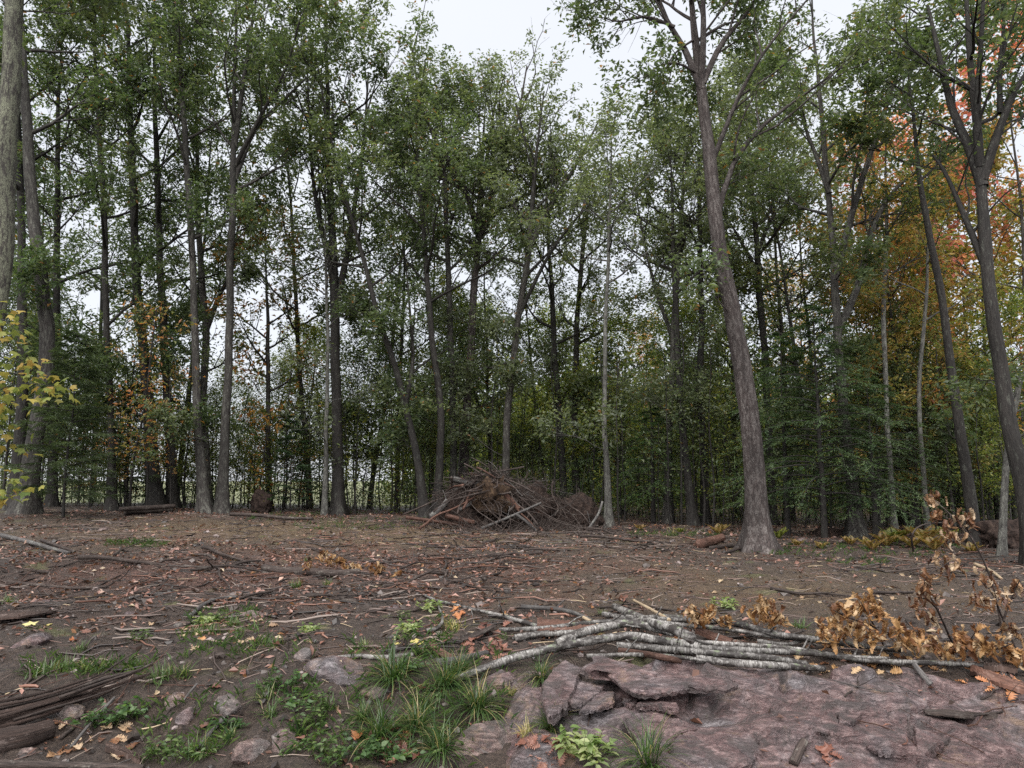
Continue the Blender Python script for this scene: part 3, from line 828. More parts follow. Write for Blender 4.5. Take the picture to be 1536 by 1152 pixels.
TREES = [
 # label, D, trunk pts, H, z0, R, nlimbs, bark, palette, extra
 ('lichen covered trunk cut off by the left edge of the photo', 12, [(-70, 830, 46), (-32, 600, 40), (-2, 420, 37), (12, 200, 33), (20, 0, 30)], 19, 10.0, 2.6, 9, 'bark_lichen', 'oak', {}),
 ('stout grey trunk second from the left edge, leaning left going up', 21, [(38, 768, 40), (56, 640, 30), (70, 520, 28), (62, 410, 25), (46, 260, 21), (36, 100, 17)], 21, 11, 3.2, 10, 'bark_grey', 'dark', {}),
 ('dark trunk just left of the stout grey leaning trunk', 23, [(22, 765, 26), (32, 600, 20), (36, 500, 18), (32, 380, 15), (28, 200, 12)], 19, 8, 3.0, 10, 'bark_dark', 'dark', {}),
 ('dark slim trunk with dead forked branches behind the stout grey trunk', 25, [(78, 764, 18), (82, 560, 15), (84, 420, 13), (86, 300, 11)], 19, 8, 3.2, 11, 'bark_dark', 'dark', {}),
 ('straight slim black trunk between the pine sapling and the maple', 23.5, [(170, 764, 19), (166, 640, 13), (162, 500, 12), (158, 380, 11), (150, 200, 9)], 20, 6.5, 3.2, 13, 'bark_dark', 'dark', {}),
 ('thick black trunk standing in a clump beside orange maple leaves', 24, [(236, 762, 30), (224, 640, 23), (214, 540, 19), (204, 400, 16), (196, 200, 12)], 21, 8, 3.6, 13, 'bark_dark', 'dark', {}),
 ('dark trunk on the right side of the black clump', 24.6, [(260, 762, 22), (254, 640, 17), (248, 520, 15), (240, 400, 13), (236, 240, 11)], 20, 8, 3.2, 12, 'bark_dark', 'oak', {}),
 ('pale grey slightly curved trunk right of the black clump', 23, [(308, 768, 26), (300, 680, 18), (293, 560, 15), (289, 430, 13), (284, 300, 12), (272, 130, 10)], 21, 9, 3.0, 11, 'bark_grey', 'dark', {}),
 ('grey forked trunk half hidden behind the pale curved trunk', 26, [(312, 765, 19), (306, 620, 15), (308, 500, 14), (301, 400, 12), (298, 280, 9)], 19, 9, 3.0, 9, 'bark_grey', 'oak', {'limbs': [([(308, 500), (325, 440), (336, 405), (345, 330)], 0.11, 0.8)]}),
 ('straight dark grey trunk standing alone left of the sky gap', 23, [(334, 768, 24), (338, 640, 17), (343, 500, 15), (347, 380, 14), (351, 260, 12), (352, 180, 9)], 20, 10.5, 3.2, 9, 'bark_grey', 'oak', {'limbs': [([(351, 270), (375, 190), (400, 150), (450, 90)], 0.11, 1.0), ([(352, 220), (368, 140), (385, 60), (400, 0)], 0.10, -0.8), ([(352, 250), (395, 190), (440, 130), (468, 70)], 0.08, -1.4)]}),
 ('slim dark oak with rusty leaves in the sky gap at left', 26, [(404, 770, 12), (402, 640, 9), (402, 520, 8), (400, 440, 5)], 11.0, 4.5, 1.9, 12, 'bark_dark', 'rust', {'leaf': 0.15, 'per': 7}),
 ('dark double trunk with straight stems left of the centre', 24.5, [(508, 772, 26), (505, 640, 20), (503, 500, 19), (500, 400, 17), (496, 280, 13)], 20.5, 8.0, 3.2, 12, 'bark_dark', 'oak', {'limbs': [([(502, 470), (518, 380), (528, 300), (540, 200), (545, 90)], 0.13, 0.9), ([(500, 420), (482, 330), (474, 260), (470, 120)], 0.11, -0.8)]}),
 ('thin pale stem touching the dark double trunk', 24, [(487, 772, 11), (489, 640, 8), (492, 520, 7), (490, 420, 5)], 12, 6.5, 1.6, 8, 'bark_pale', 'pale', {'per': 6}),
 ('dark trunk leaning left going up, left of the brush pile', 23, [(640, 772, 20), (626, 690, 15), (608, 610, 13), (590, 540, 12), (570, 480, 11), (548, 400, 9)], 16, 7.5, 2.8, 12, 'bark_dark', 'oak', {'limbs': [([(608, 610), (618, 540), (612, 460), (604, 380)], 0.08, 0.6)]}),
 ('black trunk just left of the brush pile with a kink', 23.5, [(652, 772, 19), (660, 690, 15), (660, 620, 14), (652, 540, 13), (642, 440, 11), (634, 340, 9)], 14.4, 7, 3.0, 12, 'bark_dark', 'oak', {}),
 ('smooth grey trunk rising behind the left end of the brush pile', 25, [(679, 772, 16), (680, 640, 13), (677, 520, 13), (673, 420, 11), (668, 300, 9)], 14.8, 8.5, 2.8, 11, 'bark_grey', 'oak', {}),
 ('reddish brown oak trunk behind the brush pile top with a wide forked crown', 25.5, [(691, 775, 22), (697, 680, 18), (703, 570, 16), (708, 480, 15), (714, 400, 14), (718, 330, 12)], 15.3, 9.0, 3.0, 11, 'bark_plated', 'pale', {'limbs': [([(716, 345), (700, 295), (668, 240), (638, 180), (622, 90)], 0.13, -0.8), ([(718, 335), (726, 260), (735, 190), (745, 120)], 0.11, 0.8), ([(717, 360), (745, 315), (800, 280), (850, 230)], 0.11, 0.6), ([(719, 340), (755, 250), (775, 190), (790, 110)], 0.10, -0.5)]}),
 ('smooth grey brown trunk right of the brush pile top, leaning right', 24.5, [(757, 775, 18), (760, 660, 14), (768, 560, 14), (778, 480, 13), (790, 400, 12), (796, 340, 11)], 12.8, 8.2, 2.8, 10, 'bark_grey', 'pale', {'limbs': [([(794, 370), (830, 300), (865, 240), (900, 170)], 0.11, 0.7), ([(795, 350), (800, 280), (806, 220), (815, 150)], 0.09, -0.6), ([(780, 470), (815, 400), (850, 350), (880, 320)], 0.08, -0.8), ([(772, 540), (735, 550), (705, 545)], 0.045, 0.5)]}),
 ('pale smooth slim trunk right of the dark root mound', 22, [(914, 790, 17), (910, 700, 11), (907, 600, 9), (908, 500, 8), (911, 420, 7), (914, 330, 6)], 12.6, 7.5, 1.9, 11, 'bark_pale', 'pale', {'per': 8}),
 ('black trunk behind the root mound, left of a twin', 27, [(846, 775, 16), (842, 660, 13), (834, 560, 12), (828, 450, 10)], 12.6, 6.5, 2.8, 9, 'bark_dark', 'lime', {'per': 24}),
 ('black trunk behind the root mound, right of a twin', 27.5, [(870, 775, 19), (862, 680, 14), (864, 560, 12), (868, 450, 10), (880, 330, 8)], 12.4, 6.5, 2.8, 9, 'bark_dark', 'pale', {'per': 24}),
 ('grey trunk left of the leaning trunk, nearest of the right centre group', 24, [(1000, 785, 17), (1003, 660, 12), (1008, 540, 12), (1014, 440, 11), (1020, 340, 9)], 12.8, 8, 2.8, 12, 'bark_grey', 'pale', {'limbs': [([(1010, 510), (985, 430), (968, 350), (955, 260)], 0.08, 0.6)]}),
 ('dark leaning trunk in the right centre group', 23, [(1040, 788, 20), (1030, 700, 16), (1022, 610, 14), (1016, 520, 12), (1012, 420, 10)], 12.2, 7.5, 2.6, 9, 'bark_dark', 'pale', {'per': 24}),
 ('straight dark trunk close beside the leaning lone trunk', 24.5, [(1058, 785, 17), (1054, 660, 14), (1050, 560, 13), (1052, 450, 11), (1050, 320, 9)], 13.0, 7.5, 2.6, 9, 'bark_dark', 'pale', {'per': 24}),
 ('tall lone reddish grey trunk leaning left at the edge of the soil', 16.5, [(1137, 816, 50), (1135, 770, 39), (1128, 660, 34), (1114, 560, 32), (1098, 460, 29), (1084, 390, 27), (1072, 310, 25), (1062, 220, 22), (1052, 130, 18)], 14.5, 12.0, 2.4, 6, 'bark_plated', 'oak',
   {'leaf': 0.115, 'per': 26, 'seg': 24, 'limbs': [([(1053, 135), (1030, 70), (1005, 20), (975, -60), (930, -120)], 0.095, 0.6), ([(1052, 130), (1052, 50), (1048, -40), (1060, -130)], 0.09, -0.6), ([(1054, 125), (1085, 60), (1125, 10), (1170, -60)], 0.085, 0.4), ([(1074, 330), (1104, 240), (1156, 174), (1222, 122), (1290, 70)], 0.075, 0.8), ([(1066, 250), (1100, 160), (1140, 90), (1210, 10)], 0.065, -0.8), ([(1046, 110), (1015, 100), (985, 108), (962, 130)], 0.035, -0.4), ([(1012, 40), (970, 20), (930, 22), (905, 10)], 0.045, 0.4), ([(990, 0), (940, -20), (900, -15), (870, -5)], 0.04, 0.6), ([(1040, 60), (1015, 75), (1000, 100), (985, 150)], 0.03, 0.3)]}),
 ('lichened double trunk rising out of the hemlock', 20, [(1284, 800, 34), (1277, 720, 21), (1265, 600, 17), (1256, 510, 16), (1252, 430, 15), (1247, 330, 12), (1240, 250, 11)], 16.5, 8.0, 2.8, 9, 'bark_grey', 'oak', {'limbs': [([(1255, 500), (1290, 430), (1322, 325), (1360, 270), (1400, 238)], 0.12, 0.7), ([(1252, 420), (1275, 320), (1300, 230), (1330, 130), (1345, 60)], 0.11, -0.7), ([(1244, 290), (1230, 230), (1212, 160), (1205, 60)], 0.08, 0.7)]}),
 ('dark trunk leaning left behind the dry leaves on the right', 18, [(1462, 790, 24), (1450, 710, 21), (1434, 610, 18), (1418, 500, 15), (1404, 410, 14), (1388, 330, 12), (1378, 250, 9)], 13.5, 9.0, 2.2, 8, 'bark_dark', 'oak', {'leaf': 0.13, 'low': 1}),
 ('large dark trunk at the right edge with an ascending forked crown', 14.5, [(1556, 850, 36), (1538, 750, 28), (1518, 650, 26), (1499, 530, 23), (1484, 430, 21), (1478, 350, 20), (1472, 270, 17)], 13.2, 8.6, 2.2, 6, 'bark_dark', 'oak',
   {'leaf': 0.12, 'low': 1, 'per': 20, 'seg': 20, 'limbs': [([(1474, 280), (1462, 220), (1440, 150), (1426, 60), (1415, -20)], 0.12, 0.6), ([(1474, 270), (1490, 200), (1510, 140), (1540, 100)], 0.11, -0.6), ([(1470, 250), (1458, 180), (1456, 90), (1455, -30)], 0.10, -0.5), ([(1482, 410), (1462, 330), (1440, 250), (1428, 210)], 0.08, 0.7), ([(1500, 170), (1505, 90), (1515, 20), (1510, -60)], 0.06, 0.3)]}),
 ('white patched birch stem right of the hemlock', 21, [(1342, 792, 13), (1334, 690, 10), (1327, 600, 9), (1325, 500, 9), (1327, 400, 8)], 12.5, 7, 1.8, 8, 'bark_pale', 'gold', {'per': 9, 'low': 1}),
 ('pale slim trunk between the birch stem and the dark leaning trunk', 20.5, [(1392, 790, 11), (1384, 690, 9), (1378, 590, 8), (1384, 480, 7)], 11.0, 6, 1.8, 8, 'bark_pale', 'gold', {'per': 9, 'low': 1}),
 ('broken pale snag by the right edge trunk', 16, [(1500, 830, 12), (1510, 700, 11), (1524, 600, 10), (1531, 560, 7)], 4.4, 3.2, 0.8, 3, 'bark_pale', 'rust', {'per': 1}),
 ('thin leaning trunk right of the hemlock forking halfway up', 22.5, [(1372, 790, 12), (1366, 690, 10), (1356, 600, 9), (1346, 520, 7)], 10, 6, 1.9, 8, 'bark_dark', 'orange', {'per': 8, 'low': 1}),
 ('dark trunk behind the lone leaning trunk on its right', 25, [(1160, 785, 15), (1152, 640, 13), (1142, 480, 13), (1138, 400, 12), (1132, 330, 10)], 16, 8, 3.0, 12, 'bark_dark', 'pale', {'limbs': [([(1138, 410), (1110, 350), (1085, 300)], 0.07, 0.5), ([(1136, 380), (1155, 330), (1190, 290)], 0.07, -0.5)]}),
]
def build_tree(i, row):
    lb, D, pts, H, z0, R, nl, bk, pal, ex = row
    ex = dict(ex)
    TP, TR = px_trunk(pts, D, H, seed=i)
    lim = [limb_px(D, p, r, dy) for p, r, dy in ex.pop('limbs', [])]
    org = np.array([TP[0, 0], D, H1(TP[0, 0], D)])
    kw = dict(leaf=0.128, per=34, limbs=lim); kw.update(ex)
    root = thing('tree', lb, 'tree', org)
    grow_tree(root, org, TP, TR, z0, R, nl, pal, np.random.default_rng(500 + i), bk, **kw)
for i, row in enumerate(TREES): build_tree(i, row)

# --- background trees: a few kinds, each copy a tree of its own
def proto_tree(H, z0, R, nl, pal, bk, seed, r0=0.14, per=9, leaf=0.17):
    rg = np.random.default_rng(seed)
    zz = np.linspace(-0.3, H, 22)
    lean = rg.normal(size=2) * 0.03
    TP = np.stack([lean[0] * zz + 0.15 * pn2(zz * 0.25 + seed, zz * 0 + 0.3), lean[1] * zz + 0.15 * pn2(zz * 0.25 + seed, zz * 0 + 5.3), zz], 1)
    TR = r0 * (1 - np.linspace(0, 1, 22) ** 1.2 * 0.92)
    root = thing('tree', 'x', 'tree')
    grow_tree(root, (0, 0, 0), TP, TR, z0, R, nl, pal, rg, bk, leaf=leaf, per=per, fine=False, seg=8, subs=6, twigs=4, spread=0.10, low=2)
    return root
PROT = {
 'green_a': proto_tree(15.5, 3.6, 3.3, 18, 'oak', 'bark_dark', 11, 0.10, 17, 0.145),
 'green_b': proto_tree(14, 2.8, 3.0, 18, 'dark', 'bark_dark', 12, 0.085, 17, 0.145),
 'green_c': proto_tree(16.5, 5.5, 3.5, 17, 'pale', 'bark_grey', 13, 0.105, 17, 0.145),
 'low': proto_tree(8.0, 1.2, 2.2, 18, 'oak', 'bark_dark', 14, 0.045, 13, 0.125),
 'lime': proto_tree(9.0, 1.5, 2.5, 18, 'lime', 'bark_grey', 15, 0.05, 13, 0.13),
 'orange': proto_tree(12.5, 4.0, 2.7, 15, 'orange', 'bark_dark', 16, 0.08, 12),
 'gold': proto_tree(11.5, 3.5, 2.6, 15, 'gold', 'bark_grey', 17, 0.07, 12),
 'red': proto_tree(14.5, 6.0, 2.6, 14, 'red', 'bark_grey', 18, 0.08, 13),
}
BACK = [  # kind, px x, D, scale, label
 ('green_b', -20, 30, 1.15, None), ('green_b', 60, 29, 1.1, None),
 ('green_a', 275, 29, 1.15, None), ('green_a', 150, 33, 1.2, None), ('lime', 560, 30, 0.75, None), ('lime', 85, 27, 0.55, None), ('lime', 130, 25.5, 0.5, None), ('low', 200, 29, 0.6, None), ('lime', 245, 30, 0.6, None), ('lime', 300, 27, 0.45, None), ('lime', 345, 33, 0.65, None), ('low', 380, 27, 0.42, None), ('lime', 415, 34, 0.7, None), ('lime', 500, 31, 0.75, None), ('lime', 20, 27, 0.7, None), ('lime', 625, 27, 0.6, None), ('lime', 175, 28, 0.55, None), ('low', 320, 29, 0.5, None), ('lime', 375, 30, 0.5, None), ('low', 430, 29, 0.65, None), ('lime', 465, 27, 0.7, None), ('low', 535, 28, 0.8, None), ('low', 600, 29, 0.8, None), ('green_c', 470, 28, 1.08, None),
 ('green_c', 560, 30, 0.98, None), ('green_a', 600, 28, 0.94, None), ('green_c', 650, 33, 0.9, None), ('green_a', 740, 31, 0.88, None), ('green_c', 820, 30, 0.76, None),
  ('green_a', 1030, 31, 0.8, None),
 ('green_a', 1100, 29, 0.95, None), ('green_c', 1180, 28, 1.0, None),
 ('green_a', 1230, 30, 1.0, None), ('green_c', 1225, 25, 0.92, None),
 ('low', 700, 31, 1.0, None), ('lime', 780, 30, 0.8, None), ('lime', 735, 35, 1.0, None), ('lime', 830, 37, 1.0, None),
 ('lime', 930, 29, 0.8, None), ('lime', 1075, 30, 0.9, None), ('lime', 1000, 33, 1.0, None), ('lime', 1090, 36, 1.05, None), ('lime', 1330, 30, 0.7, None),
 ('lime', 1420, 26, 0.65, None), ('low', 1500, 24, 0.6, None), ('lime', 1480, 28, 0.65, None), ('low', 1370, 26, 0.9, None), ('lime', 470, 36, 0.9, None),
 ('low', 60, 26, 0.8, None), ('lime', 130, 36, 0.8, None), ('lime', 850, 31, 0.8, None), ('lime', 900, 38, 1.0, None),
 ('orange', 1335, 26, 1.12, 'orange autumn tree glowing behind the white birch stem'), ('gold', 1420, 24.5, 0.95, 'golden autumn tree behind the dark leaning trunk'),
 ('gold', 1500, 24, 1.1, 'golden autumn tree behind the right edge trunk'), ('red', 1548, 23, 1.12, 'bright red tree top at the right edge'),
 ('gold', 1300, 29, 1.0, 'golden autumn tree deeper in the wood behind the hemlock'), ('red', 1362, 28, 1.0, 'far red maple between orange trees'), ('gold', 1460, 27, 1.12, 'yellow autumn tree left of the right edge trunk'),
 ('orange', 1470, 28, 1.12, 'tall orange tree behind the right edge trunk fork'), ('low', 1440, 21.5, 0.55, None), ('low', 1365, 22, 0.6, None), ('lime', 1500, 20, 0.5, None),
 ('gold', 1310, 22.5, 0.62, 'small golden tree low behind the white birch stem'), ('gold', 1415, 21.5, 0.62, 'small golden tree low beside the dark leaning trunk'), ('orange', 1362, 23, 0.7, 'small orange tree between the two pale slim stems'),
 ('orange', 1425, 30, 1.12, 'tall orange tree between the golden trees at right'),
 ('orange', 960, 40, 0.75, 'small red orange tree deep in the wood right of the pale slim trunk'), ('orange', 1195, 38, 0.95, 'far orange tree behind the lone leaning trunk'),
 ('lime', 885, 27, 0.85, None), ('lime', 1040, 27, 0.8, None), ('lime', 1120, 26, 0.9, None),
 ('low', 20, 24, 0.9, None), ('lime', 45, 30, 1.0, None), ('lime', 665, 30, 0.9, None), ('low', 1345, 23, 0.8, None), ('lime', 1530, 21, 0.7, None),
]
zone_words = {
 'green_a': 'tall green oak', 'green_b': 'dense dark green tree', 'green_c': 'pale green canopy tree', 'low': 'low leafy understory tree', 'lime': 'small yellow green understory tree'}
def zone_of(px):
    for lim, w in ((330, 'behind the trunks on the left'), (620, 'behind the dark double trunk'), (880, 'behind the brush pile'), (1110, 'left of the lone leaning trunk'), (1340, 'behind the hemlock'), (2000, 'behind the right edge trunks')):
        if px < lim: return w
seen = set()
for i, (kd, px, D, s, lb) in enumerate(BACK):
    x = (px - 768) / FPX * D / CP * 1.0
    loc = (x, D, H1(x, D) - 0.05)
    if lb is None:
        lb = zone_words[kd] + ' in the wood ' + zone_of(px)
        grp = 'background trees: ' + lb
    else: grp = None
    rz = (i * 2.399) % 6.283
    if kd not in seen:
        seen.add(kd); o = PROT[kd]
        o.location = loc; o.rotation_euler = (0, 0, rz); o.scale = (s, s, s); o['label'] = lb
        if grp: o['group'] = grp
    else:
        o = copy_tree(PROT[kd], loc, rz, s, lb)
        if 'group' in o.keys(): del o['group']
        if grp: o['group'] = grp

# --- conifers
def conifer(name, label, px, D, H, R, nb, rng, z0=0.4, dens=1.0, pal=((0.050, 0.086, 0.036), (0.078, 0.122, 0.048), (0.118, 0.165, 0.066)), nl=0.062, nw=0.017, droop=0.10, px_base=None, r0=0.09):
    x = (px - 768) / FPX * D / CP
    org = np.array([x, D, H1(x, D)])
    root = thing(name, label, 'conifer', org)
    zz = np.linspace(-0.2, H, 20)
    TP = np.stack([0.05 * pn2(zz * 0.5 + px, zz * 0), 0.05 * pn2(zz * 0.5, zz * 0 + px), zz], 1)
    b = MB(); V, F4, F3, tc = tubes(TP[None], (r0 * (1 - np.linspace(0, 1, 20) * 0.93))[None], 9, 0.06); b.add(V, F4, None, tc)
    link('trunk', b.mesh('trunk', M['bark_dark']), root)
    t = (np.arange(nb) + rng.uniform(0, 1, nb)) / nb
    z = z0 + (H - z0) * t
    az = np.arange(nb) * 2.4 + rng.normal(size=nb) * 0.4
    L = R * (1 - t ** 1.3) ** 0.8 * rng.uniform(0.7, 1.2, nb) * np.minimum(1, 0.75 + t * 2) + 0.15
    S = np.stack([np.interp(z, zz, TP[:, 0]), np.interp(z, zz, TP[:, 1]), z], 1)
    Dv = np.stack([np.cos(az), np.sin(az), 0.25 + 0.3 * t], 1)
    P = curves(S, Dv, L, 10, -droop, 0.06, rng)
    b = MB(); V, F4, F3, tc = tubes(P, np.linspace(1, 0.2, 10)[None] * (0.008 + 0.006 * L)[:, None], 4); b.add(V, F4, None, tc)
    link('boughs', b.mesh('boughs', M['bark_dark']), root)
    ns = int(16 * dens)
    S2, D2, r2, t2 = sub_starts(P, np.ones((nb, 10)), ns, 0.12, rng, 0.95, 0.0)
    D2[:, 2] = D2[:, 2] * 0.10 - 0.12
    L2 = np.repeat(L, ns) * (0.50 - 0.36 * t2) * rng.uniform(0.6, 1.2, len(S2)) + 0.06
    P2 = curves(S2, D2, L2, 5, -0.03, 0.07, rng)
    per = 24
    m = len(P2)
    tt = rng.uniform(0.02, 1, (m, per)); u = tt * 4; i = np.minimum(u.astype(int), 3); f = (u - i)[..., None]
    C = (np.take_along_axis(P2, i[..., None], 1) * (1 - f) + np.take_along_axis(P2, (i + 1)[..., None], 1) * f).reshape(-1, 3)
    T = np.repeat(P2[:, -1] - P2[:, 0], per, 0); T /= np.linalg.norm(T, axis=1, keepdims=True) + 1e-9
    n = len(C)
    side = np.cross(T, [0, 0, 1.0]) * np.where(rng.random(n) < 0.5, 1, -1)[:, None]
    Dn = T * 0.8 + side * rng.uniform(0.4, 1.1, n)[:, None] + rng.normal(size=(n, 3)) * 0.25
    N = rng.normal(size=(n, 3)) * 0.22; N[:, 2] += 1
    LL = nl * rng.uniform(0.6, 1.4, n)
    V, F = kites(C, Dn, N, LL, np.full(n, nw) * rng.uniform(0.7, 1.3, n), 0.1, 0.1)
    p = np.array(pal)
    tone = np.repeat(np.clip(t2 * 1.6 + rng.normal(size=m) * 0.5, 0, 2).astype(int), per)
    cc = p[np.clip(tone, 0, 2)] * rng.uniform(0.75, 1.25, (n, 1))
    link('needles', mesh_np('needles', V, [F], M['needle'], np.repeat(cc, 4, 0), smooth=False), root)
    return root
rg = np.random.default_rng(91)
conifer('hemlock', 'large dense dark green hemlock behind the lone leaning trunk', 1225, 19.0, 6.0, 2.6, 78, rg, 0.9, 1.35)
conifer('hemlock', 'hemlock with low sweeping boughs on the right of the largest hemlock', 1300, 19.2, 4.2, 2.1, 52, rg, 0.8, 1.15)
conifer('hemlock', 'bushy hemlock pressed against the left of the largest hemlock', 1172, 20.5, 5.6, 2.0, 54, rg, 0.7, 1.1)
conifer('hemlock', 'small hemlock right of the pale slim trunk', 975, 23.5, 3.6, 1.5, 45, rg, 0.7, 0.9, ((0.045, 0.085, 0.028), (0.070, 0.115, 0.036), (0.10, 0.145, 0.045)))
conifer('hemlock', 'taller shaded hemlock behind the right edge trunks', 1480, 24, 6.0, 1.9, 60, rg, 0.5)
conifer('hemlock', 'shaded hemlock behind the dark root mound', 905, 26.5, 6.0, 1.8, 55, rg, 1.2)
conifer('hemlock', 'spreading hemlock behind the birch stem on the right', 1395, 24, 5.2, 1.8, 55, rg, 0.6)
conifer('pine_sapling', 'soft needled young pine beside the stout grey trunk on the left', 110, 20, 5.0, 1.35, 60, rg, 0.5, 0.9, ((0.050, 0.075, 0.032), (0.072, 0.100, 0.042), (0.095, 0.125, 0.055)), 0.13, 0.014, 0.02, r0=0.045)
conifer('pine_sapling', 'thin young pine right of the soft needled pine', 200, 24, 4.0, 1.1, 40, rg, 0.4, 0.8, ((0.045, 0.070, 0.030), (0.065, 0.090, 0.040), (0.085, 0.110, 0.050)), 0.13, 0.014, 0.02, r0=0.035)
conifer('spruce_sapling', 'small spruce standing in the sky gap left of the double trunk', 442, 25, 3.2, 0.9, 45, rg, 0.3, 0.8, ((0.028, 0.055, 0.022), (0.040, 0.072, 0.028), (0.055, 0.09, 0.036)), 0.07, 0.022, 0.03, r0=0.03)

# --- thin understory saplings
def sapling_proto(H, pal, seed, nleafy, per, bk='bark_dark'):
    rg = np.random.default_rng(seed)
    root = thing('sapling', 'x', 'sapling')
    zz = np.linspace(-0.15, H, 14)
    ln = rg.normal(size=2) * 0.05
    TP = np.stack([ln[0] * zz + 0.10 * pn2(zz * 0.5 + seed, zz * 0), ln[1] * zz + 0.10 * pn2(zz * 0.5, zz * 0 + seed), zz], 1)
    b = MB(); V, F4, F3, tc = tubes(TP[None], (0.012 + 0.0045 * H * (1 - np.linspace(0, 1, 14)))[None], 6); b.add(V, F4, None, tc)
    t = rg.uniform(0.25, 1, nleafy); k = t * 13; i = np.minimum(k.astype(int), 12)
    S = TP[i] + (TP[np.minimum(i + 1, 13)] - TP[i]) * (k - i)[:, None]
    az = rg.uniform(0, 6.28, nleafy)
    P = curves(S, np.stack([np.cos(az), np.sin(az), np.full(nleafy, 0.7)], 1), rg.uniform(0.4, 1.2, nleafy) * (0.5 + 0.1 * H), 5, 0.02, 0.12, rg)
    V, F4, F3, tc = tubes(P, np.linspace(0.007, 0.003, 5)[None] * np.ones((nleafy, 1)), 3); b.add(V, F4, None, tc)
    link('stem', b.mesh('stem', M[bk]), root)
    V, F, C = leaves_on(P, per, rg, pal, 0.11, 0.12)
    link('foliage', mesh_np('foliage', V, [F], M['leaf'], C, smooth=False), root)
    return root
SAP = [sapling_proto(5.2, 'oak', 21, 34, 12), sapling_proto(4.0, 'lime', 22, 34, 12), sapling_proto(6.2, 'dark', 23, 36, 11), sapling_proto(3.0, 'oak', 24, 26, 11),
       sapling_proto(5.0, 'oak', 25, 16, 5), sapling_proto(2.2, 'lime', 26, 26, 10), sapling_proto(4.8, 'orange', 27, 34, 14), sapling_proto(2.6, 'rust', 28, 24, 10)]
sap_lab = ['slender leafy sapling', 'yellow green sapling', 'tall thin dark sapling', 'short bushy sapling', 'nearly bare thin sapling', 'knee high yellow green seedling', 'orange leaved sapling', 'small rusty leaved sapling']
rs = np.random.default_rng(33)
used_s = set()
def put_sapling(k, px, D, s, label=None):
    x = (px - 768) / FPX * D / CP
    loc = (x, D, H1(x, D) - 0.02)
    lb = label or (sap_lab[k] + ' among the stems ' + zone_of(px))
    if k not in used_s:
        used_s.add(k); o = SAP[k]; o.location = loc; o.scale = (s,) * 3; o.rotation_euler = (0, 0, rs.uniform(0, 6.28)); o['label'] = lb
    else:
        o = copy_tree(SAP[k], loc, rs.uniform(0, 6.28), s, lb)
    if label is None: o['group'] = 'understory: ' + lb
    elif 'group' in o.keys(): del o['group']
put_sapling(6, 232, 22.8, 1.12, 'slender orange maple in front of the black trunk clump')
put_sapling(6, 268, 23.0, 0.9, 'orange red maple sapling right of the black trunk clump')
put_sapling(6, 206, 22.4, 1.3, 'taller orange maple left of the black trunk clump')
put_sapling(6, 182, 23.4, 0.75, 'small orange maple beside the slim black trunk')
put_sapling(7, 396, 25.0, 1.2, 'rusty shrub at the foot of the sky gap')
for px in np.linspace(-10, 1545, 150):
    px = px + rs.uniform(-8, 8)
    left = px < 470
    D = rs.uniform(24.5, 31) if px < 900 else rs.uniform(22, 31)
    if px > 1420: D = rs.uniform(19, 28)
    if left: k = int(rs.choice([4, 0, 7, 0, 3, 5, 1, 1]))
    elif px < 640: k = int(rs.choice([0, 0, 1, 2, 3, 4, 3]))
    else: k = int(rs.choice([0, 1, 2, 3, 4, 4, 5, 1, 2]))
    put_sapling(k, px, D, rs.uniform(0.75, 1.2))

# --- the deep wood that reads as one mass
def deep_wood():
    r = np.random.default_rng(77)
    b = MB()
    n = 330
    X = r.uniform(-8, 42, n); Y = r.uniform(40, 75, n) + np.maximum(0, -X) * 1.2
    Hh = r.uniform(5.5, 10.5, n)
    gz = h_soil(X, Y, False)
    k = 6
    t = np.linspace(0, 1, k)
    P = np.stack([X[:, None] + r.normal(size=(n, 1)) * t * 0.8, np.broadcast_to(Y[:, None], (n, k)), gz[:, None] - 0.2 + Hh[:, None] * t], -1)
    V, F4, F3, tc = tubes(P, r.uniform(0.04, 0.12, n)[:, None] * (1 - 0.8 * t)[None], 5)
    F4a = F4
    m = link('deep_wood_trunks', mesh_np('deep_wood_trunks', V, [F4], M['bark_dark'], None, tc))
    tag(m, 'dense dark far trunks deep in the wood', 'woodland', kind='stuff')
    per = 420
    C = []; cols = []
    for i in range(n):
        q = r.normal(size=(14, 3)) * np.array([1.5, 1.5, 0]) + np.array([X[i], Y[i], gz[i]])
        q[:, 2] += Hh[i] * r.uniform(0.03, 1.0, 14)
        c = q[r.integers(0, 14, per)] + r.normal(size=(per, 3)) * np.array([0.75, 0.75, 0.5])
        C.append(c)
        pal = 'oak' if r.random() < 0.5 else ('lime' if r.random() < 0.5 else 'dark')
        if X[i] > 22 and r.random() < 0.35: pal = 'gold'
        cols.append(leaf_cols(pal, per, r))
    C = np.concatenate(C); cols = np.concatenate(cols)
    nn = len(C)
    D = r.normal(size=(nn, 3)); D[:, 2] = D[:, 2] * 0.4 - 0.2
    N = r.normal(size=(nn, 3)) * 0.6; N[:, 2] += 1
    L = r.uniform(0.22, 0.4, nn)
    V, F = kites(C, D, N, L, L * 0.75, 0.2, 0.1)
    o = link('deep_wood_foliage', mesh_np('deep_wood_foliage', V, [F], M['leaf'], np.repeat(cols, 4, 0), smooth=False))
    tag(o, 'mixed green foliage of the far wood behind all trunks', 'woodland', kind='stuff')
deep_wood()

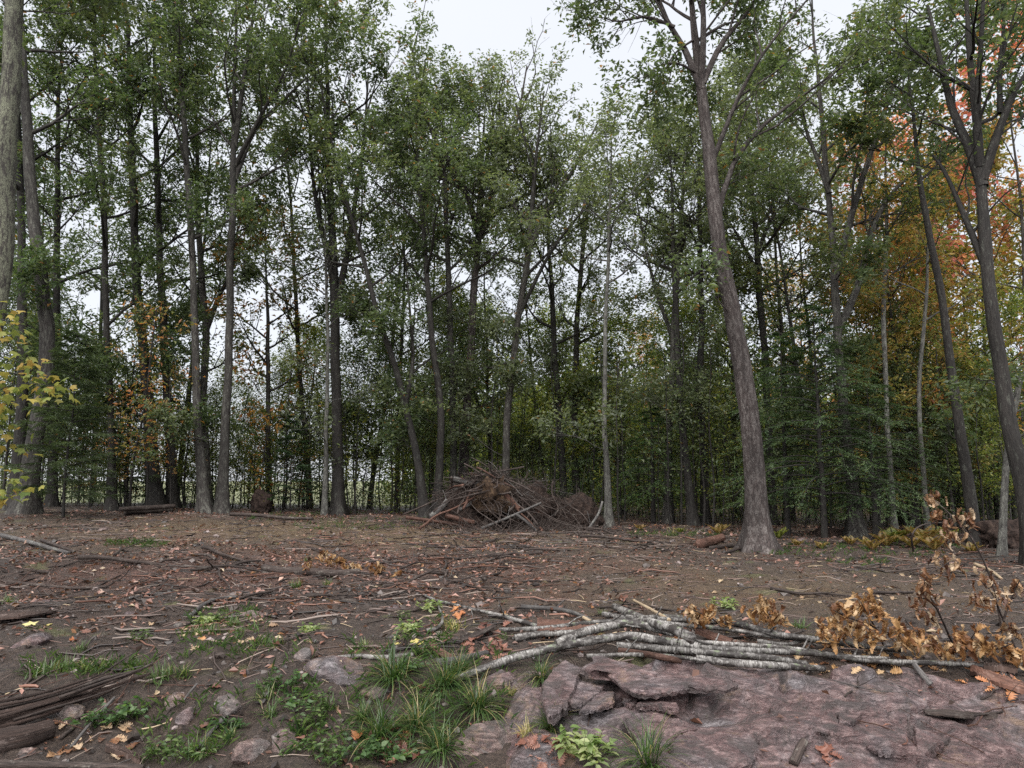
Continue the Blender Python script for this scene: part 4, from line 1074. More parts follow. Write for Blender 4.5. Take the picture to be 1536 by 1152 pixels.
def undergrowth():
    r = np.random.default_rng(78)
    n = 1500
    X = r.uniform(-26, 26, n); Y = r.uniform(24.5, 36, n) - np.maximum(0, X - 8) * 0.18
    gz = h_soil(X, Y, False)
    Hh = r.uniform(0.35, 1.5, n) * np.where(X < -6, 1.9, 1.4)
    per = 42
    t = r.random((n, per)) ** 0.7
    C = np.stack([X[:, None] + r.normal(size=(n, per)) * 0.28, Y[:, None] + r.normal(size=(n, per)) * 0.28, gz[:, None] + Hh[:, None] * t], -1).reshape(-1, 3)
    nn = len(C)
    pal = np.where(r.random(n) < 0.3, 1, 0)
    cols = np.where(np.repeat(pal, per)[:, None] == 1, leaf_cols('lime', nn, r), leaf_cols('oak', nn, r)) * 0.9
    D = r.normal(size=(nn, 3)); D[:, 2] *= 0.5; N = r.normal(size=(nn, 3)) * 0.5; N[:, 2] += 1
    L = r.uniform(0.06, 0.13, nn)
    V, F = kites(C, D, N, L, L * 0.6, 0.2, 0.1)
    o = link('undergrowth', mesh_np('undergrowth', V, [F], M['leaf'], np.repeat(cols, 4, 0), smooth=False))
    tag(o, 'low leafy undergrowth along the forest edge', 'undergrowth', kind='stuff')
    # bare whips
    n = 700
    X = r.uniform(-24, 22, n); Y = r.uniform(24, 33, n) - np.maximum(0, X - 8) * 0.15
    gz = h_soil(X, Y, False)
    S = np.stack([X, Y, gz - 0.05], 1); Dv = r.normal(size=(n, 3)) * 0.16; Dv[:, 2] = 1
    P = curves(S, Dv, r.uniform(0.8, 3.4, n), 6, 0.0, 0.07, r)
    V, F4, F3, tc = tubes(P, np.linspace(1, 0.3, 6)[None] * r.uniform(0.006, 0.016, n)[:, None], 4)
    o = link('brush_whips', mesh_np('brush_whips', V, [F4], M['bark_dark'], None, tc))
    tag(o, 'thin bare brush stems along the forest edge', 'brush', kind='stuff')
undergrowth()

# ------------------------------------------------------------------ leaf shapes
def oak_leaf(name, seed, mat, L=0.13, curl=0.5, bend=0.6):
    r = np.random.default_rng(seed)
    n = 15
    t = np.linspace(0, 1, n)
    env = 0.30 * np.sin(np.pi * np.clip(t, 0, 1) ** 0.85) ** 0.8
    lob = np.where(np.arange(n) % 2 == 1, 1.25, 0.50)
    w = np.maximum(env * lob, 0.012) * L; w[0] = 0.01 * L; w[-1] = 0.01 * L
    y = t * L
    fw = np.where(np.arange(n) % 2 == 1, 0.035, 0.0) * L
    V = []
    for s in (-1, 0, 1):
        x = s * w * (1 + 0.15 * r.normal(size=n) * abs(s))
        V.append(np.stack([x, y + (fw if s else 0), np.abs(x) * 0.0], 1))
    V = np.concatenate(V)
    cr = curl * (0.6 + 0.8 * r.random())
    ang = V[:, 0] / L * 3.2 * cr
    V[:, 2] = np.abs(V[:, 0]) * np.sin(np.abs(ang)) + 0.012 * r.normal(size=len(V)) * L * 4
    V[:, 0] = V[:, 0] * np.cos(ang * 0.7)
    th = V[:, 1] / L * bend * (0.5 + r.random())
    yy = V[:, 1].copy()
    V[:, 1] = yy * np.cos(th * 0.6); V[:, 2] = V[:, 2] - yy * np.sin(th * 0.6)
    i = np.arange(n - 1)
    F = np.concatenate([np.stack([i, i + 1, n + i + 1, n + i], 1), np.stack([n + i, n + i + 1, 2 * n + i + 1, 2 * n + i], 1)])
    return mesh_np(name, V, [F[:, ::-1]], mat, smooth=True)
def maple_leaf(name, seed, mat, L=0.11, bend=0.5):
    r = np.random.default_rng(seed)
    tips = [(-150, 0.38), (-118, 0.62), (-96, 0.50), (-62, 0.92), (-48, 0.62), (-30, 0.58), (-17, 0.72), (0, 1.0), (17, 0.72), (30, 0.58), (48, 0.62), (62, 0.92), (96, 0.50), (118, 0.62), (150, 0.38)]
    pts = []
    for a, d in tips:
        a = math.radians(a + r.normal() * 3); d *= L * 0.6 * (1 + 0.08 * r.normal())
        pts.append((math.sin(a) * d, math.cos(a) * d, 0))
    V = np.array([(0, 0, 0)] + pts)
    V[:, 1] += 0.2 * L
    rr = np.hypot(V[:, 0], V[:, 1])
    V[:, 2] = -bend * (0.6 + 0.8 * r.random()) * rr ** 2 / L + 0.25 * np.abs(V[:, 0]) * r.uniform(-0.3, 1.0) + 0.03 * L * r.normal(size=len(V))
    n = len(pts)
    F = np.array([(0, i + 1, (i + 1) % n + 1) for i in range(n)])
    return mesh_np(name, V, [F], mat, smooth=True)
OAK_DRY = [oak_leaf('leaf', 60 + i, M['dry_oak'], 0.118, 1.3, 1.6) for i in range(5)]
OAK_DARK = [oak_leaf('leaf', 70 + i, M['dry_dark'], 0.118, 1.5, 1.8) for i in range(5)]
MAPLE = [maple_leaf('leaf', 80 + i, M['maple_yellow'], 0.125) for i in range(5)]
FALL = {}
for k in ('fall_red', 'fall_tan', 'fall_orange', 'fall_yellow', 'dry_oak', 'dry_dark'):
    FALL[k] = [oak_leaf('fallen_leaf', 90 + i, M[k], 0.125, 0.35, 0.35) for i in range(3)]
FALL['fall_yellow'] = [maple_leaf('fallen_leaf', 96 + i, M['fall_yellow'], 0.12, 0.2) for i in range(3)]

def hang_rot(r, down=0.9):
    d = Vector((r.normal() * 0.7, r.normal() * 0.7, -down + r.normal() * 0.45)).normalized()
    q = d.to_track_quat('Y', 'Z')
    return (q.to_matrix() @ Matrix.Rotation(r.uniform(-0.9, 0.9), 3, 'Y')).to_euler()

def dry_branch(label, stems, clusters, meshes, seed, D=None, mat='wood_dead', leafy=1.0):
    """stems: list of px polylines [(x,y)], first one starts on the ground; clusters: (px,py,r px)."""
    r = np.random.default_rng(seed)
    g0 = gnd(*stems[0][0])
    D0 = D or g0[1]
    root = thing('dry_leaf_branch', label, 'branch', g0)
    for si, st in enumerate(stems):
        W = np.array([at(x, y, D0 + 0.12 * math.sin(j * 2 + si)) for j, (x, y) in enumerate(st)])
        if si == 0: W[0] = g0 - np.array([0, 0, 0.03])
        P = spline(W, 14)
        b = MB(); V, F4, F3, tc = tubes(P[None], np.linspace(0.013, 0.004, 14)[None], 6, 0.1); b.add(V, F4, None, tc)
        link('stem', b.mesh('stem', M[mat], g0), root)
    for (cx, cy, cr) in clusters:
        c = at(cx, cy, D0 + r.normal() * 0.12); rad = cr * D0 / FPX
        n = int((5 + cr * 0.55) * leafy)
        for j in range(n):
            p = c + r.normal(size=3) * rad * np.array([0.40, 0.40, 0.36]) + np.array([0, 0, rad * 0.35])
            g = H1(p[0], p[1]) + 0.03
            p[2] = max(p[2], g)
            o = link('leaf', meshes[int(r.integers(0, len(meshes)))], root, p - g0, hang_rot(r), None)
            s = r.uniform(0.75, 1.2); o.scale = (s, s, s)
dry_branch('arching dead oak branch with curled brown leaf bunches at right edge', [[(1505, 960), (1490, 880), (1462, 815), (1436, 782), (1402, 750)], [(1462, 815), (1450, 790), (1455, 770)], [(1370, 826), (1368, 804), (1382, 788), (1420, 783)]],
           [(1400, 752, 15), (1419, 790, 16), (1452, 778, 20), (1428, 806, 14), (1404, 770, 6)], OAK_DARK, 201, 8.2)
dry_branch('dead oak branch with brown leaves standing in front of the bare soil', [[(1432, 968), (1405, 912), (1386, 872), (1425, 842)], [(1405, 912), (1392, 900), (1378, 896)]],
           [(1418, 852, 26), (1392, 868, 12), (1384, 874, 9), (1384, 898, 22), (1395, 925, 14)], OAK_DARK, 202, 7.7)
dry_branch('pale tan dead oak leaves on the branch at the right edge', [[(1530, 985), (1505, 930), (1488, 890), (1470, 870)], [(1505, 930), (1520, 890), (1530, 870)]],
           [(1478, 876, 18), (1500, 902, 18), (1473, 908, 16), (1526, 880, 15), (1510, 945, 16)], OAK_DARK, 203, 7.6)
dry_branch('large golden brown oak leaf bunch between the birch logs and soil', [[(1335, 985), (1312, 940), (1292, 905)], [(1312, 940), (1270, 925), (1250, 915)]],
           [(1296, 912, 26), (1318, 918, 18), (1262, 914, 16), (1248, 935, 18), (1278, 945, 26), (1308, 955, 26), (1345, 955, 24), (1240, 958, 18), (1372, 962, 20)], OAK_DRY, 204, 7.5, leafy=1.45)
dry_branch('upright orange oak leaf spray behind the long birch log', [[(1160, 955), (1152, 925), (1150, 900)]], [(1150, 908, 16), (1146, 924, 22), (1162, 930, 18)], OAK_DRY, 205, 7.9, leafy=1.5)
dry_branch('small rusty oak leaf spray behind the crossing birch logs', [[(1092, 945), (1068, 928), (1040, 915)]], [(1038, 918, 13), (1062, 920, 13), (1088, 930, 10), (1048, 928, 10)], OAK_DRY, 206, 7.9, leafy=1.5)
dry_branch('orange dead oak leaves draped on the dark log in the clearing', [[(540, 862), (515, 848), (486, 832)], [(515, 852), (560, 850), (590, 856)]],
           [(485, 832, 9), (498, 840, 9), (512, 842, 9), (524, 850, 11), (532, 856, 10), (560, 852, 9), (572, 852, 7), (598, 860, 6), (462, 850, 7)], OAK_DRY, 207, None, leafy=1.6)
dry_branch('brown dead leaves heaped at the right end of the birch logs', [[(1440, 1000), (1450, 970), (1462, 950)], [(1450, 985), (1490, 975), (1520, 965)]],
           [(1440, 962, 22), (1470, 966, 22), (1500, 975, 22), (1420, 976, 20), (1395, 968, 18), (1525, 985, 18)], OAK_DRY, 208, 7.2, leafy=1.3)

# --- yellow maple reaching in from the left edge
def maple_sapling():
    r = np.random.default_rng(301)
    D = 9.5
    b0 = gnd(-70, 900); b0 = np.array([at(-75, 800, D)[0], D, 0.0]); b0[2] = H1(b0[0], D)
    root = thing('maple_sapling', 'yellow green maple sapling reaching in at the left edge', 'sapling', b0)
    stem = spline(np.array([b0 - [0, 0, 0.1], at(-70, 700, D), at(-50, 550, D), at(-35, 430, D), at(-30, 330, D)]), 18)
    b = MB(); V, F4, F3, tc = tubes(stem[None], np.linspace(0.035, 0.01, 18)[None], 8); b.add(V, F4, None, tc)
    link('stem', b.mesh('stem', M['bark_grey'], b0), root)
    br = [[(-60, 640), (-10, 590), (40, 575), (92, 582)], [(-50, 550), (0, 530), (30, 545), (60, 560)], [(-45, 520), (0, 480), (30, 500)], [(-62, 660), (-20, 640), (20, 640)],
          [(-68, 740), (-20, 715), (15, 715)], [(-40, 480), (-10, 470), (15, 465)], [(-65, 700), (-20, 690), (30, 660)], [(-50, 560), (20, 560), (70, 575), (100, 590)], [(-60, 640), (0, 610), (50, 600)], [(-66, 720), (0, 740), (40, 735)], [(-40, 490), (10, 500), (45, 540)], [(-55, 600), (10, 590), (60, 570)]]
    for q in br:
        W = np.array([at(x, y, D + 0.25 * j * math.sin(q[0][1])) for j, (x, y) in enumerate(q)])
        P = spline(W, 10)
        b = MB(); V, F4, F3, tc = tubes(P[None], np.linspace(0.009, 0.003, 10)[None], 5); b.add(V, F4, None, tc)
        link('twig', b.mesh('twig', M['bark_dark'], b0), root)
        for j in range(24):
            p = P[int(r.integers(2, 10))] + r.normal(size=3) * np.array([0.13, 0.14, 0.08])
            d = Vector((r.normal() * 0.8, r.normal() * 0.8, -0.45 + r.normal() * 0.3)).normalized()
            o = link('leaf', MAPLE[int(r.integers(0, 5))], root, p - b0, d.to_track_quat('Y', 'Z').to_euler())
            s = r.uniform(0.75, 1.35); o.scale = (s, s, s)
maple_sapling()

# ------------------------------------------------------------------ logs and branches lying on the ground
def log_px(name, label, cat, pts, w0, w1, mat, lift=0.0, seg=12, n=26, rough=0.07, stubs=0, group=None, lifts=None, D=None):
    """px polyline laid on the ground (lift = metres above it)."""
    W = []
    for j, (x, y) in enumerate(pts):
        l = lifts[j] if lifts else lift
        W.append(gnd(x, y, l) if D is None else at(x, y, D))
    W = np.array(W)
    sc = W[:, 1].mean() / FPX
    P = spline(W, n)
    if len(pts) == 2: P[:, 2] += 0.01 * pn2(np.linspace(0, 4, n) + pts[0][0], np.full(n, 0.5))
    R = np.linspace(w0, w1, n) * sc / 2
    b = MB()
    V, F4, F3, tc = tubes(P[None], R[None], seg, rough, 4.0, caps=True); b.add(V, F4, F3, tc)
    rr = np.random.default_rng(int(abs(pts[0][0] * 7 + pts[0][1])))
    org = P[n // 2].copy()
    if stubs:
        S, Dv, r2, t = sub_starts(P[None], R[None], stubs, 0.08, rr, 0.9, 0.3)
        PP = curves(S, Dv, rr.uniform(0.08, 0.4, stubs), 5, 0.0, 0.1, rr)
        o = link(name, b.mesh(name, M[mat], org), None, org)
        for q in range(stubs):
            bb = MB(); V, F4, F3, tc = tubes(PP[q:q + 1], np.linspace(1, 0.5, 5)[None] * min(r2[q] * 0.45, 0.014), 6, caps=True); bb.add(V, F4, F3, tc)
            link('branch_stub', bb.mesh('branch_stub', M[mat], org), o)
    else:
        o = link(name, b.mesh(name, M[mat], org), None, org)
    return tag(o, label, cat, group)

LOGS = [
 ('birch_log', 'long curved white birch log reaching farthest left over the ledge', [(684, 1019), (760, 990), (835, 971), (882, 962), (940, 954), (990, 961), (1050, 971)], 17, 20, 'birch', [0.03, 0.07, 0.10, 0.14, 0.16, 0.14, 0.10], 2),
 ('birch_log', 'thick patchy birch log crossing over the others near the pile top', [(836, 966), (868, 950), (905, 941), (945, 935), (985, 943), (1010, 950)], 20, 17, 'birch', [0.14, 0.19, 0.22, 0.22, 0.19, 0.16], 1),
 ('birch_log', 'dark mottled birch log sloping down over the pile centre', [(922, 910), (968, 930), (1020, 948), (1040, 960)], 18, 20, 'birch', [0.10, 0.20, 0.25, 0.22], 2),
 ('birch_log', 'upper long birch log running right to the orange leaves', [(986, 930), (1060, 930), (1111, 937), (1160, 950), (1214, 958), (1292, 969), (1350, 975)], 16, 11, 'birch', [0.12, 0.14, 0.15, 0.14, 0.12, 0.09, 0.06], 3),
 ('birch_log', 'white birch end lying left of the split red wood', [(772, 957), (812, 951), (869, 949)], 16, 13, 'birch', [0.05, 0.06, 0.08], 0),
 ('birch_log', 'lowest long birch pole running to the right edge', [(1046, 972), (1136, 976), (1232, 981), (1318, 992), (1435, 996), (1540, 1006)], 15, 10, 'birch', [0.09, 0.09, 0.08, 0.07, 0.06, 0.05], 3),
 ('birch_log', 'short thick birch log under the long poles on the ledge', [(1044, 988), (1098, 994), (1160, 998), (1236, 1003)], 18, 14, 'birch', [0.06, 0.06, 0.06, 0.05], 0),
 ('birch_log', 'middle birch pole in shade below the crossing logs', [(925, 968), (994, 973), (1070, 980), (1150, 986), (1210, 996)], 16, 13, 'birch', [0.09, 0.09, 0.09, 0.08, 0.06], 1),
 ('birch_log', 'pale birch pole seen behind the crossing logs', [(905, 921), (950, 928), (1000, 925), (1060, 932)], 12, 11, 'birch', [0.05, 0.05, 0.06, 0.06], 0),
 ('birch_log', 'grey birch stick under the upper long log', [(1136, 962), (1180, 966), (1205, 960)], 11, 8, 'birch', [0.05, 0.05, 0.05], 0),
 ('birch_log', 'thin birch pole lying just above the lowest long pole', [(1010, 962), (1090, 966), (1180, 972), (1270, 984), (1330, 988)], 12, 8, 'birch', [0.10, 0.10, 0.09, 0.07, 0.05], 3),
 ('birch_log', 'thin dark birch pole running from the pile top to the right leaves', [(940, 925), (1010, 936), (1090, 944), (1170, 956), (1240, 964)], 11, 7, 'birch', [0.16, 0.15, 0.12, 0.09, 0.06], 3),
 ('birch_log', 'thin birch pole at the back left of the pile', [(750, 945), (820, 942), (890, 934), (960, 930)], 10, 12, 'birch', [0.04, 0.07, 0.10, 0.12], 2),
 ('birch_log', 'slim birch pole at the foot of the pile on the ledge edge', [(880, 984), (950, 982), (1020, 986), (1100, 998)], 10, 9, 'birch', [0.05, 0.05, 0.05, 0.04], 2),
 ('branch', 'reddish bare stick under the birch poles', [(927, 976), (960, 980), (989, 985), (1022, 992)], 10, 8, 'wood_red', [0.05, 0.05, 0.05, 0.04], 0),
 ('branch', 'thin birch branch leading off to the upper left from the log pile', [(637, 893), (660, 902), (712, 914), (760, 926), (806, 939)], 6, 9, 'birch', [0.03, 0.05, 0.05, 0.05, 0.06], 2),
 ('branch', 'short twig bent down from the end of the thin birch branch', [(655, 900), (632, 912), (608, 918)], 5, 3, 'wood_dead', [0.04, 0.03, 0.02], 0),
 ('branch', 'peeled pale branch above the split red wood', [(782, 910), (838, 914), (868, 922), (888, 931)], 7, 5, 'wood_grey', [0.05, 0.05, 0.06, 0.06], 1),
 ('branch', 'thick rotting branch with grey bark left of the log pile', [(500, 988), (535, 984), (570, 986), (620, 982)], 11, 10, 'birch', [0.02, 0.03, 0.03, 0.02], 0),
 ('branch', 'short mossy branch curving up from the grass at the crest', [(640, 946), (655, 942), (664, 930), (658, 910)], 9, 6, 'birch', [0.03, 0.04, 0.05, 0.06], 0),
 ('branch', 'mossy log behind the largest sedge tuft', [(655, 995), (690, 990), (730, 980)], 14, 10, 'wood_grey', [0.02, 0.02, 0.02], 0),
 ('splinter', 'long pale wood splinter standing out of the log pile', [(950, 900), (976, 914), (1004, 930)], 4, 5, 'wood_pale', [0.05, 0.10, 0.15], 0),
 ('splinter', 'yellow splinter beside the split red wood', [(875, 926), (890, 934), (905, 941)], 5, 4, 'wood_pale', [0.07, 0.08, 0.09], 0),
 ('log', 'dark fallen log carrying orange dead leaves in the clearing', [(396, 852), (425, 857), (460, 857), (500, 860), (540, 858)], 13, 10, 'wood_dead', [0.06, 0.06, 0.06, 0.06, 0.05], 2),
 ('log', 'long grey log lying at the tree line left of the double trunk', [(346, 771), (390, 773), (430, 777), (470, 778)], 6, 4, 'wood_dead', [0.1, 0.1, 0.1, 0.1], 0),
 ('log', 'upper dark log at the foot of the black clump', [(180, 764), (220, 762), (262, 759)], 7, 7, 'wood_dead', [0.22, 0.22, 0.22], 0),
 ('log', 'lower dark log at the foot of the black clump', [(188, 769), (225, 767), (258, 765)], 7, 6, 'wood_dead', [0.08, 0.08, 0.08], 0),
 ('log', 'cut brown log beside the lone leaning trunk', [(1050, 816), (1066, 812), (1084, 806)], 15, 12, 'wood_red', [0.1, 0.12, 0.12], 0),
 ('branch', 'brown stick lying against the foot of the lone leaning trunk', [(1066, 822), (1100, 818), (1130, 817)], 6, 6, 'wood_dead', [0.06, 0.06, 0.06], 0),
 ('branch', 'second stick by the foot of the lone leaning trunk', [(1090, 828), (1115, 822), (1140, 820)], 4, 5, 'wood_dead', [0.04, 0.05, 0.05], 0),
 ('branch', 'long dark branch lying at the far left of the soil', [(2, 803), (40, 812), (75, 822), (105, 830)], 7, 5, 'wood_grey', [0.05, 0.06, 0.06, 0.04], 2),
 ('branch', 'dark branch next to the far left one', [(62, 810), (85, 818), (112, 828)], 5, 4, 'wood_dead', [0.04, 0.04, 0.03], 0),
 ('branch', 'forked twig on the left soil above the grass', [(190, 900), (230, 889), (252, 868)], 4, 3, 'wood_dead', [0.02, 0.03, 0.05], 1),
 ('branch', 'pale twig crossing the forked twig on the left', [(195, 897), (228, 891), (264, 890)], 4, 3, 'wood_grey', [0.02, 0.03, 0.03], 0),
 ('branch', 'curved grey branch leading down to the right grass patch', [(284, 925), (308, 905), (335, 897), (355, 895)], 6, 4, 'wood_grey', [0.02, 0.03, 0.03, 0.03], 0),
 ('branch', 'long low branch crossing the left soil', [(2, 872), (50, 877), (110, 882), (160, 880)], 6, 4, 'wood_dead', [0.03, 0.03, 0.03, 0.03], 1),
 ('branch', 'white weathered branch on the soil at far right', [(1462, 846), (1480, 853), (1492, 860), (1502, 868)], 5, 4, 'wood_pale', [0.04, 0.04, 0.03, 0.02], 0),
 ('stick', 'lichened stick hanging below the lowest birch pole', [(1371, 996), (1382, 1010), (1396, 1027)], 7, 9, 'wood_grey', [0.07, 0.05, 0.03], 0),
 ('stick', 'dark charred stick lying on the ledge at the bottom', [(1206, 1112), (1198, 1128), (1190, 1146)], 12, 13, 'wood_dead', [0.03, 0.03, 0.03], 0),
 ('stick', 'thin stick slanting over the bank at lower left', [(107, 1120), (140, 1080), (172, 1046)], 4, 4, 'wood_grey', [0.03, 0.08, 0.10], 0),
 ('stick', 'thin dark stick pointing up from the splintered log', [(150, 1014), (172, 998), (199, 980)], 3, 2, 'wood_dead', [0.12, 0.12, 0.12], 0),
 ('stick', 'grey root running down the bank at bottom left of centre', [(335, 1078), (315, 1100), (295, 1124)], 7, 4, 'wood_grey', [0.02, 0.03, 0.02], 0),
 ('stick', 'small twig standing on the bank by the pale split rock', [(276, 1050), (286, 1037), (296, 1025)], 3, 3, 'wood_grey', [0.02, 0.06, 0.09], 0),
 ('log', 'dark log along the bottom edge at left', [(-10, 1147), (100, 1149), (215, 1153)], 13, 11, 'wood_dead', [0.06, 0.06, 0.05], 0),
]
for nm, lb, pts, w0, w1, mt, lf, st in LOGS:
    log_px(nm, lb, {'birch_log': 'log', 'splinter': 'splinter', 'log': 'log', 'branch': 'branch', 'stick': 'stick'}[nm], pts, w0 * (0.66 if mt == 'birch' else 1), w1 * (0.66 if mt == 'birch' else 1), mt, lifts=lf, stubs=st, rough=0.13 if mt == 'birch' else 0.09)

# --- splintered planks and bark
def plank_px(name, label, cat, rows, thick, mat, lifts, seed=0, parent=None, dens=7):
    """rows: list of (top px,py, bottom px,py) across the piece from end to end."""
    r = np.random.default_rng(seed)
    E = []
    for (x0, y0, x1, y1), l in zip(rows, lifts):
        E.append(np.concatenate([gnd(x0, y0, l), gnd(x1, y1, l * 0.8)]))
    E = spline(np.array(E), 30)
    A, B = E[:, :3], E[:, 3:]
    k = dens
    u = np.linspace(0, 1, k)
    ridge = r.normal(size=k) * thick * 0.5
    V = A[:, None] * (1 - u)[None, :, None] + B[:, None] * u[None, :, None]
    V[..., 2] += ridge[None] * (0.7 + 0.3 * r.random((30, 1))) + thick * 0.12 * r.normal(size=(30, k))
    ragged = r.uniform(-0.06, 0.10, k)
    V[-1] += (V[-1] - V[-3]) * ragged[:, None] * 6
    V[0] -= (V[2] - V[0]) * np.abs(ragged[::-1])[:, None] * 3
    Bt = V.copy(); Bt[..., 2] -= thick * (1.0 + 0.25 * r.random((30, k)))
    L = np.linspace(0, np.linalg.norm(A[-1] - A[0]), 30)
    tc = np.stack(np.broadcast_arrays(u[None] * np.linalg.norm(A[0] - B[0]), np.zeros((30, k)) + seed, L[:, None]), -1)
    i = np.arange(30 * k).reshape(30, k); m = 30 * k
    F = [np.stack([i[:-1, :-1], i[1:, :-1], i[1:, 1:], i[:-1, 1:]], -1).reshape(-1, 4), np.stack([i[:-1, :-1], i[:-1, 1:], i[1:, 1:], i[1:, :-1]], -1).reshape(-1, 4) + m]
    ring = np.concatenate([i[0, :], i[1:, -1], i[-1, -2::-1], i[-2:0:-1, 0]]); r2 = np.roll(ring, -1)
    F.append(np.stack([ring, r2, r2 + m, ring + m], 1))
    org = V[15, k // 2].copy()
    allV = np.concatenate([V.reshape(-1, 3), Bt.reshape(-1, 3)])
    pr = np.zeros(3)
    if parent is not None: pr = np.array(parent.location)
    me = mesh_np(name, allV - (pr if parent is not None else org), [np.concatenate(F)], M[mat], None, np.concatenate([tc.reshape(-1, 3)] * 2), smooth=False)
    if parent is not None: return link(name, me, parent)
    return tag(link(name, me, None, org), label, cat)
g = gnd(60, 1075)
sp = thing('splintered_log', 'long dark splintered log end poking in from the left edge', 'log', g)
SPL = [([(-20, 1066), (70, 1045), (150, 1020), (204, 1006)], 9, 3, 0.16), ([(-20, 1076), (70, 1053), (150, 1028), (230, 996)], 10, 3, 0.15), ([(-20, 1087), (70, 1063), (150, 1037), (226, 1010)], 14, 4, 0.10),
       ([(-20, 1056), (60, 1040), (130, 1019), (152, 1011)], 6, 2, 0.20), ([(90, 1046), (150, 1025), (200, 1008), (232, 993)], 5, 2, 0.19), ([(-20, 1096), (60, 1074), (130, 1050), (180, 1030)], 10, 3, 0.07),
       ([(-20, 1062), (50, 1048), (110, 1030), (170, 1008)], 5, 2, 0.22), ([(-20, 1081), (60, 1058), (140, 1034), (215, 1004)], 6, 2, 0.17), ([(20, 1080), (80, 1062), (140, 1044), (200, 1022)], 5, 1, 0.13)]
for q, (pts, w0, w1, lf) in enumerate(SPL):
    o = log_px('splinter', '', '', pts, w0, w1, 'wood_split' if q % 4 else 'wood_dead', lift=lf, seg=6, n=22, rough=0.3)
    del o['label'], o['category']
    o.location = o.location - sp.location; o.parent = sp
log_px('rotten_log', 'rotten dark log chunk under the splintered log end', 'log', [(-25, 1118), (30, 1108), (76, 1093)], 42, 28, 'wood_split', lift=0.05, seg=18, rough=0.22)
plank_px('split_wood', 'split reddish wood chunk lying left in the log pile', 'wood', [(806, 926, 806, 944), (840, 930, 840, 945), (895, 937, 895, 943)], 0.05, 'wood_red', [0.09, 0.09, 0.08], 7)
plank_px('bark_plank', 'reddish split plank resting at the right edge by the birch poles', 'plank', [(1456, 992, 1456, 1004), (1500, 1008, 1498, 1022), (1545, 1022, 1545, 1036)], 0.03, 'wood_red', [0.10, 0.09, 0.07], 8)
plank_px('bark_strip', 'dark curled bark strip lying alone on the pink ledge', 'bark', [(1386, 1063, 1388, 1069), (1420, 1063, 1420, 1073), (1460, 1067, 1458, 1077), (1494, 1069, 1492, 1076)], 0.012, 'wood_dead', [0.05, 0.06, 0.06, 0.04], 9)
plank_px('bark_strip', 'black bark slab lying at the left edge above the grass', 'bark', [(-5, 916, -5, 928), (35, 914, 35, 925), (84, 915, 82, 917)], 0.02, 'wood_split', [0.08, 0.08, 0.05], 10)
plank_px('bark_strip', 'long strip of torn bark on the soil left of centre', 'bark', [(452, 888, 452, 893), (490, 890, 490, 896), (535, 898, 533, 902)], 0.012, 'wood_dead', [0.03, 0.03, 0.03], 11)
plank_px('bark_strip', 'pinkish bark chip on the soil left of centre', 'bark', [(545, 886, 547, 890), (556, 884, 558, 887), (569, 881, 570, 884)], 0.012, 'wood_red', [0.03, 0.03, 0.03], 12)
plank_px('bark_strip', 'dark curved bark plate by the red fallen leaves', 'bark', [(690, 955, 694, 962), (715, 948, 718, 954), (742, 936, 745, 940)], 0.012, 'wood_dead', [0.08, 0.08, 0.07], 13)
plank_px('bark_strip', 'curled bark piece behind the mossy log', 'bark', [(644, 962, 650, 975), (665, 975, 664, 984), (688, 988, 684, 992)], 0.012, 'wood_red', [0.07, 0.06, 0.04], 14)
plank_px('bark_strip', 'brown slab of wood below the upper long birch log', 'bark', [(1045, 938, 1043, 945), (1070, 946, 1068, 955), (1098, 956, 1096, 962)], 0.02, 'wood_red', [0.12, 0.11, 0.10], 15)
plank_px('bark_strip', 'dark broken bark by the log at the bottom left', 'bark', [(160, 1112, 158, 1122), (185, 1120, 183, 1130), (212, 1132, 210, 1142)], 0.03, 'wood_split', [0.05, 0.05, 0.04], 16)
plank_px('bark_strip', 'rotten brown log slab standing at the right edge of the leaf heap', 'bark', [(1476, 978, 1476, 996), (1500, 980, 1500, 998), (1526, 984, 1526, 1000)], 0.04, 'wood_split', [0.12, 0.12, 0.12], 17)

# ------------------------------------------------------------------ brush pile
def mound(name, label, px, py, hw, hh, D, seed, mat, rough=0.35):
    c = at(px, py, D); rad = hw * D / FPX; hgt = hh * D / FPX
    V, F = ICO3
    V = V * (1 + rough * pn3(V * 2.0 + seed) + rough * 0.6 * pn3(V * 5.5 + seed) + 0.12 * pn3(V * 14 + seed))[:, None]
    me = mesh_np(name, V * np.array([rad, rad * 0.7, hgt]), [F], M[mat], None, V * np.array([0.6, 0.6, 0.6]))
    return tag(link(name, me, None, (c[0], D, c[2])), label, 'mound')
m_soil, nt_, out_ = new_mat('root_soil')
pos_ = nd(nt_, 'ShaderNodeTexCoord').outputs['Object']
n_ = noise(nt_, pos_, 9, 6, 0.75)
principled(nt_, out_, ramp(nt_, n_, [(0.36, (0.010, 0.007, 0.006)), (0.55, (0.045, 0.030, 0.025)), (0.74, (0.11, 0.08, 0.062))]), 0.9, 0.2, n_, 1.0, 0.06)
M['root_soil'] = m_soil
m_ball, nt_, out_ = new_mat('root_ball')
pos_ = nd(nt_, 'ShaderNodeTexCoord').outputs['Object']
n_ = noise(nt_, mapping(nt_, pos_, (9, 9, 5)), 1.0, 6, 0.75, 0.8)
principled(nt_, out_, ramp(nt_, n_, [(0.38, (0.010, 0.007, 0.005)), (0.54, (0.055, 0.034, 0.022)), (0.74, (0.15, 0.10, 0.055))]), 0.9, 0.2, n_, 1.0, 0.06)
M['root_ball'] = m_ball


